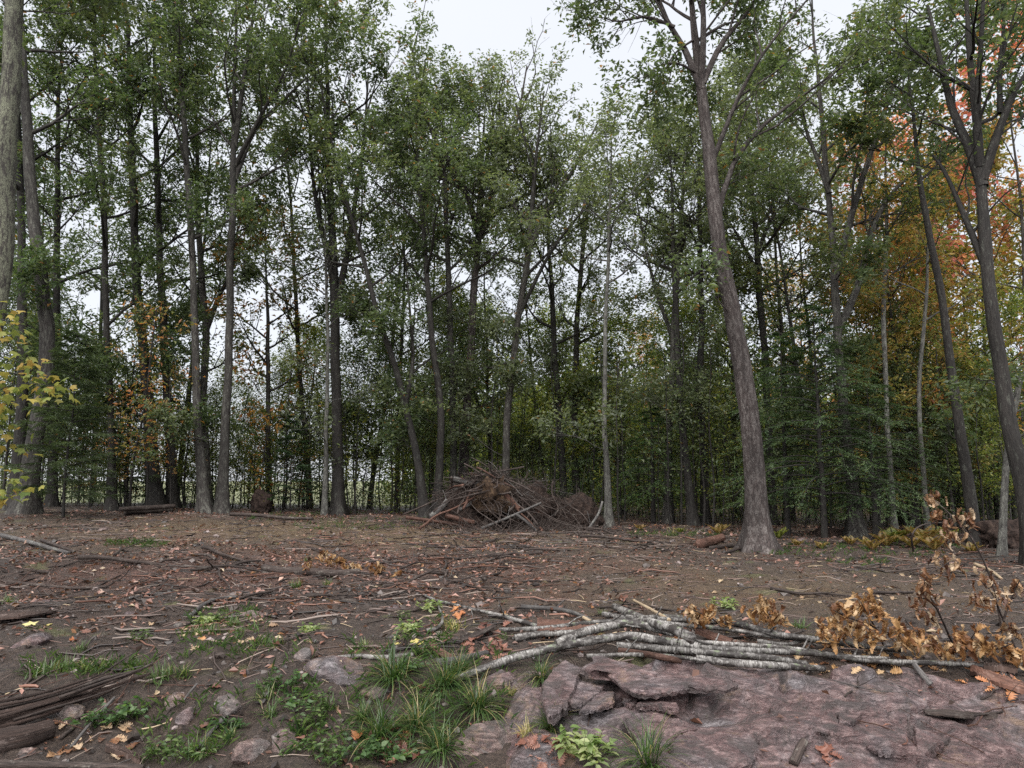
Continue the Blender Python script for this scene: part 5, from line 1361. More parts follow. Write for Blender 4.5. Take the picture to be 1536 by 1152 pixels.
mound('soil_mound', 'dark heap of soil and roots inside the brush pile', 726, 772, 62, 50, 21.0, 1, 'root_soil')
mound('soil_mound', 'dark back heap at the right of the brush pile', 800, 772, 40, 44, 22.0, 2, 'root_soil')
mound('root_mound', 'dark reddish upturned root mound right of the brush pile', 866, 776, 34, 30, 22.0, 3, 'root_soil')
mound('root_ball', 'tan upturned root ball on top of the brush pile', 738, 746, 28, 26, 20.0, 4, 'root_ball', 0.5)
mound('root_stump', 'upturned dark stump in the sky gap at left', 392, 757, 15, 19, 24.5, 5, 'root_soil', 0.45)
mound('soil_mound', 'dark root mass behind the brush at the right edge', 1512, 806, 46, 24, 17.8, 6, 'root_soil', 0.5)
mound('root_mound', 'dark low root hollow left of the hemlock base', 1240, 806, 26, 14, 20.5, 7, 'root_soil', 0.45)

def scatter_branch_protos(n, seed, mats):
    r = np.random.default_rng(seed); out = []
    for i in range(n):
        L = r.uniform(0.8, 2.6); k = 9
        t = np.linspace(-0.5, 0.5, k)
        P = np.stack([t * L, 0.10 * L * pn2(t * 2.5 + i * 3.3, t * 0 + 0.4), 0.05 * L * pn2(t * 2.5 + i * 5.3, t * 0 + 7.4)], 1)
        r0 = 0.009 + 0.04 * r.random() ** 1.6; R = np.linspace(r0, r0 * 0.4, k)
        b = MB(); V, F4, F3, tc = tubes(P[None], R[None], 7, 0.12, 3, caps=True); b.add(V, F4, F3, tc)
        ns = int(r.integers(0, 4))
        if ns:
            S, Dv, r2, tt = sub_starts(P[None], R[None], ns, 0.3, r, 0.7, 0.0)
            PP = curves(S, Dv, r.uniform(0.2, 0.6, ns), 5, 0, 0.12, r)
            V, F4, F3, tc = tubes(PP, np.linspace(1, 0.4, 5)[None] * (r2 * 0.6)[:, None], 5); b.add(V, F4, None, tc)
        hue = {'wood_dead': 'dark', 'wood_red': 'reddish', 'wood_grey': 'grey'}[mats[i % len(mats)]]
        out.append((b.mesh('branch', M[mats[i % len(mats)]]), L, r0, hue, 'forked ' if ns else ''))
    return out
BP = scatter_branch_protos(16, 401, ['wood_dead', 'wood_dead', 'wood_dead', 'wood_grey', 'wood_dead', 'wood_dead', 'wood_red'])
rb = np.random.default_rng(402)
def pile_h(x, y):
    z = hs(x, y)
    x = x + 0.35 * pn2(x * 1.9 + 3, y * 1.9); y = y + 0.3 * pn2(x * 2.1, y * 2.1 + 9)
    for px, py, hw, hh, D in ((728, 776, 76, 50, 20.6), (800, 772, 48, 50, 21.6), (738, 748, 34, 32, 20.4), (866, 780, 36, 32, 21.6)):
        c = at(px, py, D); a = hw * D / FPX; b = a * 0.8; h = hh * D / FPX
        q = 1 - ((x - c[0]) / a) ** 2 - ((y - c[1]) / b) ** 2
        z = np.maximum(z, np.where(q > 0, c[2] + h * np.sqrt(np.clip(q, 0, 1)), -9))
    return z
cx0 = at(755, 780, 20.8)
for i in range(120):
    x = cx0[0] + 0.15 + rb.normal() * 1.3; y = 20.3 + rb.normal() * 0.7
    me, L, r0, hue, fk = BP[int(rb.integers(0, 16))]
    a = rb.uniform(0, 6.283)
    d = np.array([math.cos(a), math.sin(a)]) * L * 0.4
    z0, z1 = float(pile_h(np.array([x - d[0]]), np.array([y - d[1]]))[0]), float(pile_h(np.array([x + d[0]]), np.array([y + d[1]]))[0])
    zc = float(pile_h(np.array([x]), np.array([y]))[0])
    tilt = -math.atan2(z1 - z0, 0.8 * L) * 0.8
    o = link('branch', me, None, (x, y, max(zc, (z0 + z1) / 2) + 0.03), (0, tilt, a))
    o.rotation_mode = 'XYZ'
    side = 'left side' if x < cx0[0] - 0.6 else ('right side' if x > cx0[0] + 0.9 else 'middle')
    tag(o, '%s %s%s branch tangled in the %s of the brush pile' % ('long' if L > 1.8 else ('short' if L < 1.2 else 'broken'), fk, hue, side), 'branch', 'branches tangled in the brush pile')
# fine twigs of the pile
def pile_twigs():
    n = 1600
    x = cx0[0] + 0.35 + rb.normal(size=n) * 1.25; y = 20.2 + rb.normal(size=n) * 0.8
    S = np.stack([x, y, pile_h(x, y) + rb.uniform(-0.05, 0.1, n)], 1)
    Dv = rb.normal(size=(n, 3)); Dv[:, 2] = Dv[:, 2] * 0.6 + 0.2
    P = curves(S, Dv, rb.uniform(0.15, 0.65, n), 5, 0, 0.16, rb)
    V, F4, F3, tc = tubes(P, np.linspace(1, 0.3, 5)[None] * rb.uniform(0.004, 0.011, n)[:, None], 4)
    o = link('pile_twigs', mesh_np('pile_twigs', V, [F4], M['wood_dead'], None, tc))
    tag(o, 'fine tangled twigs of the brush pile', 'twigs', kind='stuff')
pile_twigs()
PB = [
 ('pale pole lying flat at the left foot of the brush pile', [(609, 776), (660, 783), (716, 791)], 5, 4, 'wood_red', 19.6),
 ('short pinkish log at the left foot of the brush pile', [(668, 773), (690, 779), (712, 784)], 7, 6, 'wood_red', 19.5),
 ('long thin pale pole slanting up across the brush pile front', [(722, 793), (770, 773), (812, 754)], 4, 3, 'wood_grey', 19.2),
 ('thin pole slanting down at the right of the brush pile front', [(774, 771), (790, 783), (806, 797)], 4, 4, 'wood_grey', 19.2),
 ('broken log jutting out on the very top of the brush pile', [(680, 718), (700, 724), (722, 730)], 8, 9, 'wood_grey', 20.4),
 ('curved bare sapling lying right of the root mound', [(874, 808), (888, 786), (898, 770), (904, 752)], 4, 3, 'wood_grey', 19.6),
 ('stout log slanting down right from the root ball', [(744, 728), (760, 745), (778, 764)], 9, 8, 'wood_red', 19.9),
 ('grey limb slanting up at the left flank of the brush pile', [(646, 775), (662, 762), (672, 750)], 9, 7, 'wood_grey', 20.0),
 ('thin branch crossing the upper left of the brush pile', [(690, 765), (712, 752), (730, 740)], 5, 4, 'wood_grey', 19.9),
 ('dark stick at the top of the brush pile pointing right', [(706, 728), (714, 720), (722, 712)], 5, 4, 'wood_dead', 20.2),
]
for lb, pts, w0, w1, mt, D in PB:
    log_px('branch', lb, 'branch', pts, w0 * 1.1, w1 * 1.1, mt, D=D, stubs=1)

# stick clusters in the clearing: zones of px rectangles
STZ = [ # x0,x1,y0,y1,n,group phrase
 (590, 680, 832, 872, 22, 'reddish stick in the heap right of the dark fallen log'),
 (640, 900, 796, 840, 40, 'stick lying on the litter in front of the brush pile'),
 (700, 900, 830, 870, 16, 'stick between the brush pile and birch logs'),
 (880, 1060, 795, 830, 18, 'stick on the soil left of the lone leaning trunk'),
 (180, 420, 830, 900, 30, 'stick among the pink leaf litter on the left'),
 (0, 200, 830, 910, 24, 'stick on the dark soil at the left edge'),
 (400, 640, 862, 905, 30, 'bark strip or stick on the soil left of centre'),
 (640, 860, 870, 905, 10, 'small stick on the soil behind the birch logs'),
 (1100, 1440, 815, 850, 16, 'stick along the soil edge in front of the hemlock'),
 (1440, 1536, 790, 860, 34, 'red brown stick in the brush at the right edge'),
 (1150, 1420, 850, 900, 8, 'small stick lying on the bare soil at right'),
 (380, 480, 905, 1000, 8, 'thin twig on the dark bank left of the boulders'),
 (780, 960, 905, 945, 12, 'small stick tucked behind the birch logs'),
 (1000, 1250, 945, 1000, 8, 'twig caught between the birch poles'),
 (1200, 1530, 1010, 1140, 10, 'thin twig lying on the pink ledge'),
 (20, 330, 1020, 1140, 12, 'thin twig on the mossy bank at lower left'),
]
SPT = scatter_branch_protos(14, 411, ['wood_dead', 'wood_red', 'wood_dead', 'wood_grey'])
for x0, x1, y0, y1, n, lb in STZ:
    for j in range(n):
        p = gnd(rb.uniform(x0, x1), rb.uniform(y0, y1))
        me, L, r0, hue, fk = SPT[int(rb.integers(0, len(SPT)))]
        s = rb.uniform(0.4, 1.0) * (1.0 if y0 < 860 else 0.5)
        a = rb.normal() * 0.75 if rb.random() < 0.6 else rb.uniform(0, 3.14)
        d = np.array([math.cos(a), math.sin(a)]) * L * s * 0.4
        z0, z1 = H1(p[0] - d[0], p[1] - d[1]), H1(p[0] + d[0], p[1] + d[1])
        o = link('stick', me, None, (p[0], p[1], max(p[2], (z0 + z1) / 2) + r0 * s), (0, -math.atan2(z1 - z0, L * s * 0.8), a), (s, s, s))
        rest = lb[lb.index('stick') + 6:] if 'stick' in lb else lb[lb.index('twig') + 5:]
        tag(o, '%s %s%s stick %s' % ('long' if L * s > 1.1 else ('short' if L * s < 0.5 else 'broken'), fk, hue, rest), 'stick', 'sticks: ' + lb)

# ------------------------------------------------------------------ grass, weeds, ferns
def tuft_mesh(seed, nb, L, spread, cols, W=0.006, flop=1.0):
    r = np.random.default_rng(seed); k = 7
    az = r.uniform(0, 6.283, nb); el = r.uniform(0.5, 1.45, nb)
    ln = L * r.uniform(0.5, 1.1, nb)
    base = r.normal(size=(nb, 2)) * spread
    d = np.stack([np.cos(az) * np.cos(el), np.sin(az) * np.cos(el), np.sin(el)], 1)
    P = np.empty((nb, k, 3)); P[:, 0, :2] = base; P[:, 0, 2] = -0.02
    for i in range(1, k):
        d = d + np.array([0, 0, -0.20 * flop]) * r.uniform(0.5, 1.5, (nb, 1)) + r.normal(size=(nb, 3)) * 0.03
        d /= np.linalg.norm(d, axis=1, keepdims=True)
        P[:, i] = P[:, i - 1] + d * (ln / (k - 1))[:, None]
    side = np.stack([-np.sin(az), np.cos(az), np.zeros(nb)], 1)
    w = W * np.array([0.8, 1, 1, 0.9, 0.7, 0.45, 0.05])
    V = np.stack([P + side[:, None] * w[None, :, None], P - side[:, None] * w[None, :, None]], 2)
    i = np.arange(nb)[:, None] * k * 2 + np.arange(k - 1)[None] * 2
    F = np.stack([i, i + 1, i + 3, i + 2], -1).reshape(-1, 4)
    c = np.array(cols)[r.choice(len(cols), nb, p=[0.4, 0.35, 0.15, 0.10])] * r.uniform(0.7, 1.3, (nb, 1))
    return mesh_np('grass_tuft', V.reshape(-1, 3), [F], M['grass'], np.repeat(c, k * 2, 0))
SEDGE = [(0.032, 0.066, 0.020), (0.055, 0.098, 0.026), (0.095, 0.14, 0.038), (0.28, 0.23, 0.11)]
LAWN = [(0.045, 0.085, 0.022), (0.068, 0.115, 0.03), (0.10, 0.145, 0.042), (0.22, 0.20, 0.09)]
STRAW = [(0.30, 0.24, 0.10), (0.24, 0.22, 0.08), (0.14, 0.17, 0.05), (0.38, 0.30, 0.15)]
TM = {'sedge': [tuft_mesh(701 + i, 230, 0.44, 0.028, SEDGE, 0.0038, 1.25) for i in range(4)],
      'lawn': [tuft_mesh(711 + i, 95, 0.19, 0.045, LAWN, 0.0045, 0.9) for i in range(4)],
      'straw': [tuft_mesh(721 + i, 60, 0.20, 0.05, STRAW, 0.0045, 1.0) for i in range(3)]}
TUFTS = [
 ('sedge', 592, 1022, 1.25, 'largest dark sedge tuft in the centre of the bank'), ('sedge', 668, 1030, 1.0, 'dark sedge tuft right of the largest one'),
 ('sedge', 716, 1064, 1.05, 'sedge tuft in front of the pink bedrock hump'), ('sedge', 972, 1150, 1.0, 'sedge tuft at the bottom edge against the ledge'),
 ('sedge', 660, 1128, 0.95, 'sedge tuft at the bottom left of the grey bedrock knob'), ('sedge', 570, 1108, 1.0, 'arching sedge tuft above the orange oak leaf'),
 ('sedge', 625, 1092, 0.9, 'sedge tuft between the largest one and the red leaves'), ('sedge', 545, 1080, 0.6, 'small sedge tuft below the flat mossy boulder'),
 ('sedge', 812, 1018, 0.7, 'small sedge tuft growing against the left ledge slab'), ('sedge', 826, 1092, 0.7, 'sedge tuft hanging below the left ledge slab'),
 ('sedge', 690, 1010, 0.7, 'sedge tuft under the left end of the birch log'),
 ('lawn', 55, 1010, 1.25, 'grass tuft at far left above the splintered log'), ('lawn', 92, 1008, 1.15, 'grass tuft right of the far left one'), ('lawn', 128, 1004, 1.0, 'grass tuft above the middle of the splintered log'),
 ('lawn', 158, 1004, 0.9, 'grass tuft beside the tip of the thin dark stick'), ('lawn', 200, 1000, 0.8, 'small grass tuft behind the splintered tip'), ('lawn', 243, 1018, 1.2, 'bright grass tuft right of the splintered tip'),
 ('lawn', 272, 1012, 1.0, 'grass tuft right of the bright one on the bank'), ('lawn', 120, 975, 0.7, 'small grass tuft by the grey pebble'), ('lawn', 300, 975, 1.0, 'grass tuft at the lower end of the upper grass patch'),
 ('lawn', 318, 950, 1.1, 'grass tuft in the middle of the upper grass patch'), ('lawn', 290, 952, 0.9, 'grass tuft at the left of the upper grass patch'), ('lawn', 350, 938, 0.9, 'grass tuft at the right of the upper grass patch'),
 ('lawn', 372, 920, 0.8, 'small grass tuft behind the low tan stone'), ('lawn', 412, 968, 0.95, 'grass tuft on the dark bank left of the tan oak leaf'), ('lawn', 545, 970, 0.7, 'small grass tuft above the rotting branch'),
 ('lawn', 398, 1045, 0.9, 'grass tuft left of the broad leaved weed'), ('lawn', 408, 1070, 0.9, 'grass tuft below the broad leaved weed'), ('lawn', 445, 880, 0.9, 'lone grass tuft on the soil left of centre'),
 ('lawn', 492, 878, 0.8, 'second lone grass tuft on the soil left of centre'), ('straw', 682, 945, 1.2, 'straw coloured grass tuft by the red leaves'), ('lawn', 1200, 942, 0.9, 'bright grass tuft behind the upper long birch log'),
 ('lawn', 300, 1130, 1.1, 'grass tuft among weeds at the bottom left'), ('lawn', 345, 1105, 0.7, 'small grass tuft by the grey root'), ('straw', 790, 1100, 0.8, 'dry grass tuft left of the leafy weed at bottom'),
 ('straw', 1010, 800, 1.2, 'yellowish grass tuft at the soil edge'), ('lawn', 462, 842, 0.7, 'small grass tuft behind the dark fallen log'), ('lawn', 10, 905, 1.0, 'grass tuft at the far left above the bark slab'),
 ('lawn', 640, 1060, 0.8, 'grass tuft below the second sedge'), ('lawn', 495, 1060, 0.7, 'grass in the shade of the flat mossy boulder'),
 ('straw', 770, 1040, 0.6, 'few dry blades on the pink bedrock hump'), ('lawn', 905, 922, 0.6, 'small green tuft behind the yellow splinter'),
]
for i, (k, px, py, s, lb) in enumerate(TUFTS):
    p = gnd(px, py)
    o = link('grass_tuft', TM[k][i % len(TM[k])], None, p, (0, 0, i * 1.7), (s, s, s))
    tag(o, lb, 'grass tuft', 'grass tufts on the bank')

def weed_mesh(seed, n, Hh, L, pal, wide=0.6, spread=0.10):
    r = np.random.default_rng(seed)
    b_S = np.concatenate([r.normal(size=(n, 2)) * spread, np.zeros((n, 1))], 1)
    Dv = r.normal(size=(n, 3)) * 0.35; Dv[:, 2] = 1
    P = curves(b_S, Dv, Hh * r.uniform(0.5, 1.1, n), 5, 0, 0.1, r)
    V, F4, F3, tc = tubes(P, np.linspace(0.003, 0.0015, 5)[None] * np.ones((n, 1)), 3)
    VV = [V]; CC = [np.tile([[0.09, 0.10, 0.04]], (len(V), 1))]; off = len(V); F3s = []
    per = 7
    t = r.uniform(0.3, 1, (n, per)); u = t * 4; i = np.minimum(u.astype(int), 3); f = (u - i)[..., None]
    C = (np.take_along_axis(P, i[..., None], 1) * (1 - f) + np.take_along_axis(P, (i + 1)[..., None], 1) * f).reshape(-1, 3)
    m = len(C); D = r.normal(size=(m, 3)); D[:, 2] = D[:, 2] * 0.3 + 0.1
    N = r.normal(size=(m, 3)) * 0.3; N[:, 2] += 1
    D /= np.linalg.norm(D, axis=1, keepdims=True)
    S = np.cross(N, D); S /= np.linalg.norm(S, axis=1, keepdims=True); N = np.cross(D, S)
    LL = (L * r.uniform(0.6, 1.3, m))[:, None]; W = LL * wide * 0.5
    q = np.empty((m, 8, 3))
    q[:, 0] = C; q[:, 1] = C + D * LL * .3 + S * W * .85 + N * W * .25; q[:, 2] = C + D * LL * .62 + S * W * .75 + N * W * .2; q[:, 3] = C + D * LL - N * LL * .12
    q[:, 4] = C + D * LL * .62 - S * W * .75 + N * W * .2; q[:, 5] = C + D * LL * .3 - S * W * .85 + N * W * .25
    q[:, 6] = C + D * LL * .3; q[:, 7] = C + D * LL * .64
    k = np.arange(m)[:, None] * 8 + off
    F3s = np.concatenate([k + np.array([[a, b, c]]) for a, b, c in ((0, 1, 6), (0, 6, 5), (1, 2, 7), (1, 7, 6), (6, 7, 4), (6, 4, 5), (2, 3, 7), (7, 3, 4))])
    cc = np.array(pal)[r.integers(0, len(pal), m)] * r.uniform(0.75, 1.25, (m, 1))
    return mesh_np('weed', np.concatenate([V, q.reshape(-1, 3)]), [F4, F3s], M['leaf'], np.concatenate([CC[0], np.repeat(cc, 8, 0)]))
GW = [(0.065, 0.115, 0.036), (0.09, 0.145, 0.045), (0.13, 0.18, 0.062), (0.05, 0.085, 0.028)]
GP = [(0.20, 0.26, 0.11), (0.26, 0.31, 0.14), (0.15, 0.22, 0.07), (0.30, 0.33, 0.16)]
GD = [(0.05, 0.10, 0.035), (0.07, 0.13, 0.045), (0.10, 0.16, 0.06), (0.04, 0.075, 0.028)]
WM = {'mid': [weed_mesh(801 + i, 15, 0.17, 0.045, GW, 0.5, 0.09) for i in range(3)], 'pale': [weed_mesh(811 + i, 14, 0.18, 0.085, GP, 0.55, 0.09) for i in range(3)], 'dark': [weed_mesh(821 + i, 14, 0.15, 0.055, GD, 0.7, 0.10) for i in range(3)]}
WEEDS = [
 ('pale', 868, 1130, 1.1, 'pale leafy weed with large leaves at the foot of the ledge'), ('pale', 900, 1138, 0.9, 'second pale leafy weed at the foot of the ledge'),
 ('mid', 250, 1142, 1.15, 'green weed clump at the bottom edge left'), ('mid', 292, 1140, 1.0, 'green weed clump right of the bottom left clump'), ('mid', 225, 1138, 0.8, 'weed clump by the broken bark at bottom left'),
 ('dark', 170, 1086, 1.15, 'dark broad leaved weed below the splintered log'), ('dark', 190, 1074, 0.9, 'small dark weed behind the broad leaved one'), ('dark', 150, 1092, 0.9, 'dark weed left of the broad leaved one'),
 ('dark', 432, 1032, 1.0, 'broad leaved weed left of the flat mossy boulder'), ('dark', 436, 1062, 0.9, 'dark weed under the broad leaved weed'), ('mid', 478, 1060, 1.0, 'weed with notched leaves beneath the boulder'),
 ('mid', 462, 1096, 1.1, 'trailing green weed above the pinkish boulder'), ('mid', 470, 1128, 1.1, 'green weed right of the pinkish boulder'), ('mid', 500, 1145, 1.1, 'weed clump at the bottom edge under the orange leaf'),
 ('dark', 545, 1140, 1.1, 'dark weed clump at the bottom centre left'), ('pale', 614, 950, 0.9, 'pale weed beside the short mossy branch'), ('pale', 650, 915, 0.8, 'pale green seedling near the thin birch branch'), ('mid', 606, 930, 0.7, 'small weed above the pale weed on the crest'),
 ('pale', 312, 938, 0.9, 'whitish green weed in the upper grass patch'), ('mid', 360, 955, 0.9, 'weed at the right end of the upper grass patch'), ('mid', 332, 935, 0.8, 'weed behind the whitish green weed'), ('pale', 465, 950, 0.7, 'lone pale seedling on the dark bank'),
 ('pale', 1092, 912, 0.9, 'green maple seedling behind the birch logs'), ('mid', 210, 965, 0.9, 'weed left of the upper grass patch'), ('mid', 645, 1052, 0.8, 'weed right of the largest sedge tuft'), ('dark', 340, 1098, 0.9, 'weed by the grey root on the bank'),
 ('mid', 1480, 990, 0.7, 'yellowish weed among the brown leaf heap'), ('dark', 590, 1140, 1.0, 'weed under the red fallen leaves at the bottom'), ('mid', 755, 960, 0.5, 'tiny weed beside the white birch end'),
 ('mid', 640, 985, 0.8, 'weed behind the largest sedge tuft'), ('dark', 612, 1005, 0.8, 'dark weed at the back of the largest sedge tuft'),
]
for i, (k, px, py, s, lb) in enumerate(WEEDS):
    p = gnd(px, py)
    tag(link('weed', WM[k][i % 3], None, p, (0, 0, i * 2.1), (s, s, s)), lb, 'weed', 'weeds on the bank')

def fern_mesh(seed, cols):
    r = np.random.default_rng(seed); b = MB(); VV = []; FF = []; CC = []; off = 0
    for f in range(8):
        az = f * 0.785 + r.normal() * 0.2
        P = curves(np.zeros((1, 3)), np.array([[math.cos(az), math.sin(az), 1.9]]), np.array([r.uniform(0.45, 0.75)]), 14, -0.07, 0.02, r)[0]
        T = np.gradient(P, axis=0); T /= np.linalg.norm(T, axis=1, keepdims=True)
        S = np.cross(T, [0, 0, 1.0]); S /= np.linalg.norm(S, axis=1, keepdims=True)
        Pi = spline(P, 26)[3:]; Ti = spline(T, 26)[3:]; Si = spline(S, 26)[3:]
        w = 0.16 * np.sin(np.linspace(0.5, 3.0, 23))
        for sg in (-1, 1):
            V, F = kites(Pi, Si * sg + Ti * 0.35 + np.array([0, 0, -0.15]), np.cross(Si, Ti) * -1, w, np.full(23, 0.035), 0.1, 0.12)
            VV.append(V); FF.append(F + off); off += len(V)
            CC.append(np.repeat(np.array(cols)[r.integers(0, len(cols), 23)] * r.uniform(0.8, 1.2, (23, 1)), 4, 0))
    return mesh_np('fern', np.concatenate(VV), [np.concatenate(FF)], M['leaf'], np.concatenate(CC), smooth=False)
FY = [(0.27, 0.19, 0.065), (0.31, 0.17, 0.065), (0.19, 0.18, 0.055), (0.35, 0.24, 0.10)]
FG = [(0.20, 0.23, 0.05), (0.28, 0.26, 0.06), (0.15, 0.19, 0.045)]
FM = [fern_mesh(901, FY), fern_mesh(902, FY), fern_mesh(903, FG), fern_mesh(904, FY)]
FERNS = [(1308, 826, .8), (1330, 820, 1.0), (1342, 814, 1.15), (1368, 822, 0.9), (1388, 816, 1.2), (1402, 826, 1.0), (1421, 812, 1.0), (1458, 830, .7), (1276, 818, .6), (1490, 822, .7), (1168, 808, .8), (1196, 820, .5), (1078, 802, 0.8), (960, 796, 0.5), (1020, 800, 0.5), (1355, 806, 0.9), (1232, 824, 0.5)]
for i, (px, py, s) in enumerate(FERNS):
    p = gnd(px, py)
    w = 'left of the lone leaning trunk' if px < 1110 else ('between the lone leaning trunk and the hemlock base' if px < 1250 else 'in the row before the dark wood at right')
    lb = 'yellow bracken fern ' + w
    tag(link('fern', FM[i % 4], None, p, (0, 0, i * 1.3), (s * 0.85, s * 0.85, s * 0.72)), lb, 'fern', lb)

# ------------------------------------------------------------------ fallen leaves
rl = np.random.default_rng(951)
def drop_leaf(kind, px, py, s, label, group=None):
    p = gnd(px, py)
    e = 0.04
    gx = (H1(p[0] + e, p[1]) - H1(p[0] - e, p[1])) / (2 * e); gy = (H1(p[0], p[1] + e) - H1(p[0], p[1] - e)) / (2 * e)
    n = Vector((-gx * 0.8 + rl.normal() * 0.15, -gy * 0.8 - 0.1 + rl.normal() * 0.15, 1)).normalized()
    q = n.to_track_quat('Z', 'Y').to_matrix() @ Matrix.Rotation(rl.uniform(0, 6.283), 3, 'Z')
    o = link('fallen_leaf', FALL[kind][int(rl.integers(0, 3))], None, (p[0], p[1], p[2] + 0.018), q.to_euler(), (s, s, s))
    tag(o, label, 'leaf', group)
drop_leaf('fall_orange', 533, 1114, 1.25, 'large orange oak leaf lying in the sedge at the bottom')
drop_leaf('fall_orange', 616, 1102, 1.1, 'rusty curled oak leaf above the red leaf pair')
drop_leaf('fall_tan', 638, 1098, 0.9, 'tan oak leaf right of the rusty curled leaf')
drop_leaf('fall_tan', 471, 966, 1.0, 'tan oak leaf lying on the dark bank')
drop_leaf('fall_yellow', 45, 941, 1.3, 'yellow maple leaf on dark soil nearest the left edge')
drop_leaf('fall_yellow', 76, 939, 1.1, 'yellow maple leaf right of the first yellow leaf')
drop_leaf('fall_orange', 103, 963, 0.9, 'orange leaf beside the grey pebble')
drop_leaf('fall_red', 314, 1034, 0.9, 'pink red oak leaf on the bank by the brownish boulder')
drop_leaf('fall_orange', 299, 959, 1.1, 'orange brown leaf under the upper grass patch')
drop_leaf('fall_red', 180, 968, 1.4, 'dark red curled leaf left of the upper grass patch')
drop_leaf('fall_tan', 280, 908, 0.8, 'pale leaf high on the left soil')
LZ = [('fall_red', 570, 625, 1105, 1148, 22, 'red brown oak leaf in the pile at bottom centre'), ('fall_red', 700, 765, 940, 992, 40, 'red brown oak leaf beside the left birch end'),
      ('dry_oak', 1180, 1520, 955, 1010, 70, 'dry orange oak leaf scattered along the birch poles'), ('fall_red', 770, 850, 1110, 1148, 24, 'brown fallen leaf at the foot of the ledge'),
      ('fall_orange', 660, 700, 905, 925, 12, 'orange fallen leaf behind the thin birch branch'), ('dry_dark', 60, 190, 1085, 1140, 30, 'brown fallen leaf under the splintered log'),
      ('fall_tan', 200, 420, 930, 990, 14, 'tan fallen leaf in the upper grass patch'), ('fall_tan', 960, 1420, 840, 905, 14, 'pale fallen leaf on the bare soil at right'),
      ('fall_red', 1230, 1260, 1120, 1148, 4, 'red leaf at the bottom of the ledge'), ('fall_orange', 1430, 1530, 1000, 1040, 12, 'orange leaf by the reddish split plank'),
      ('fall_red', 1015, 1050, 960, 992, 8, 'pinkish oak leaf lying over the birch poles'), ('fall_yellow', 590, 640, 950, 975, 8, 'yellow leaf beside the pale weed')]
for kd, x0, x1, y0, y1, n, lb in LZ:
    for j in range(n): drop_leaf(kd, rl.uniform(x0, x1), rl.uniform(y0, y1), rl.uniform(0.7, 1.15), lb, lb)

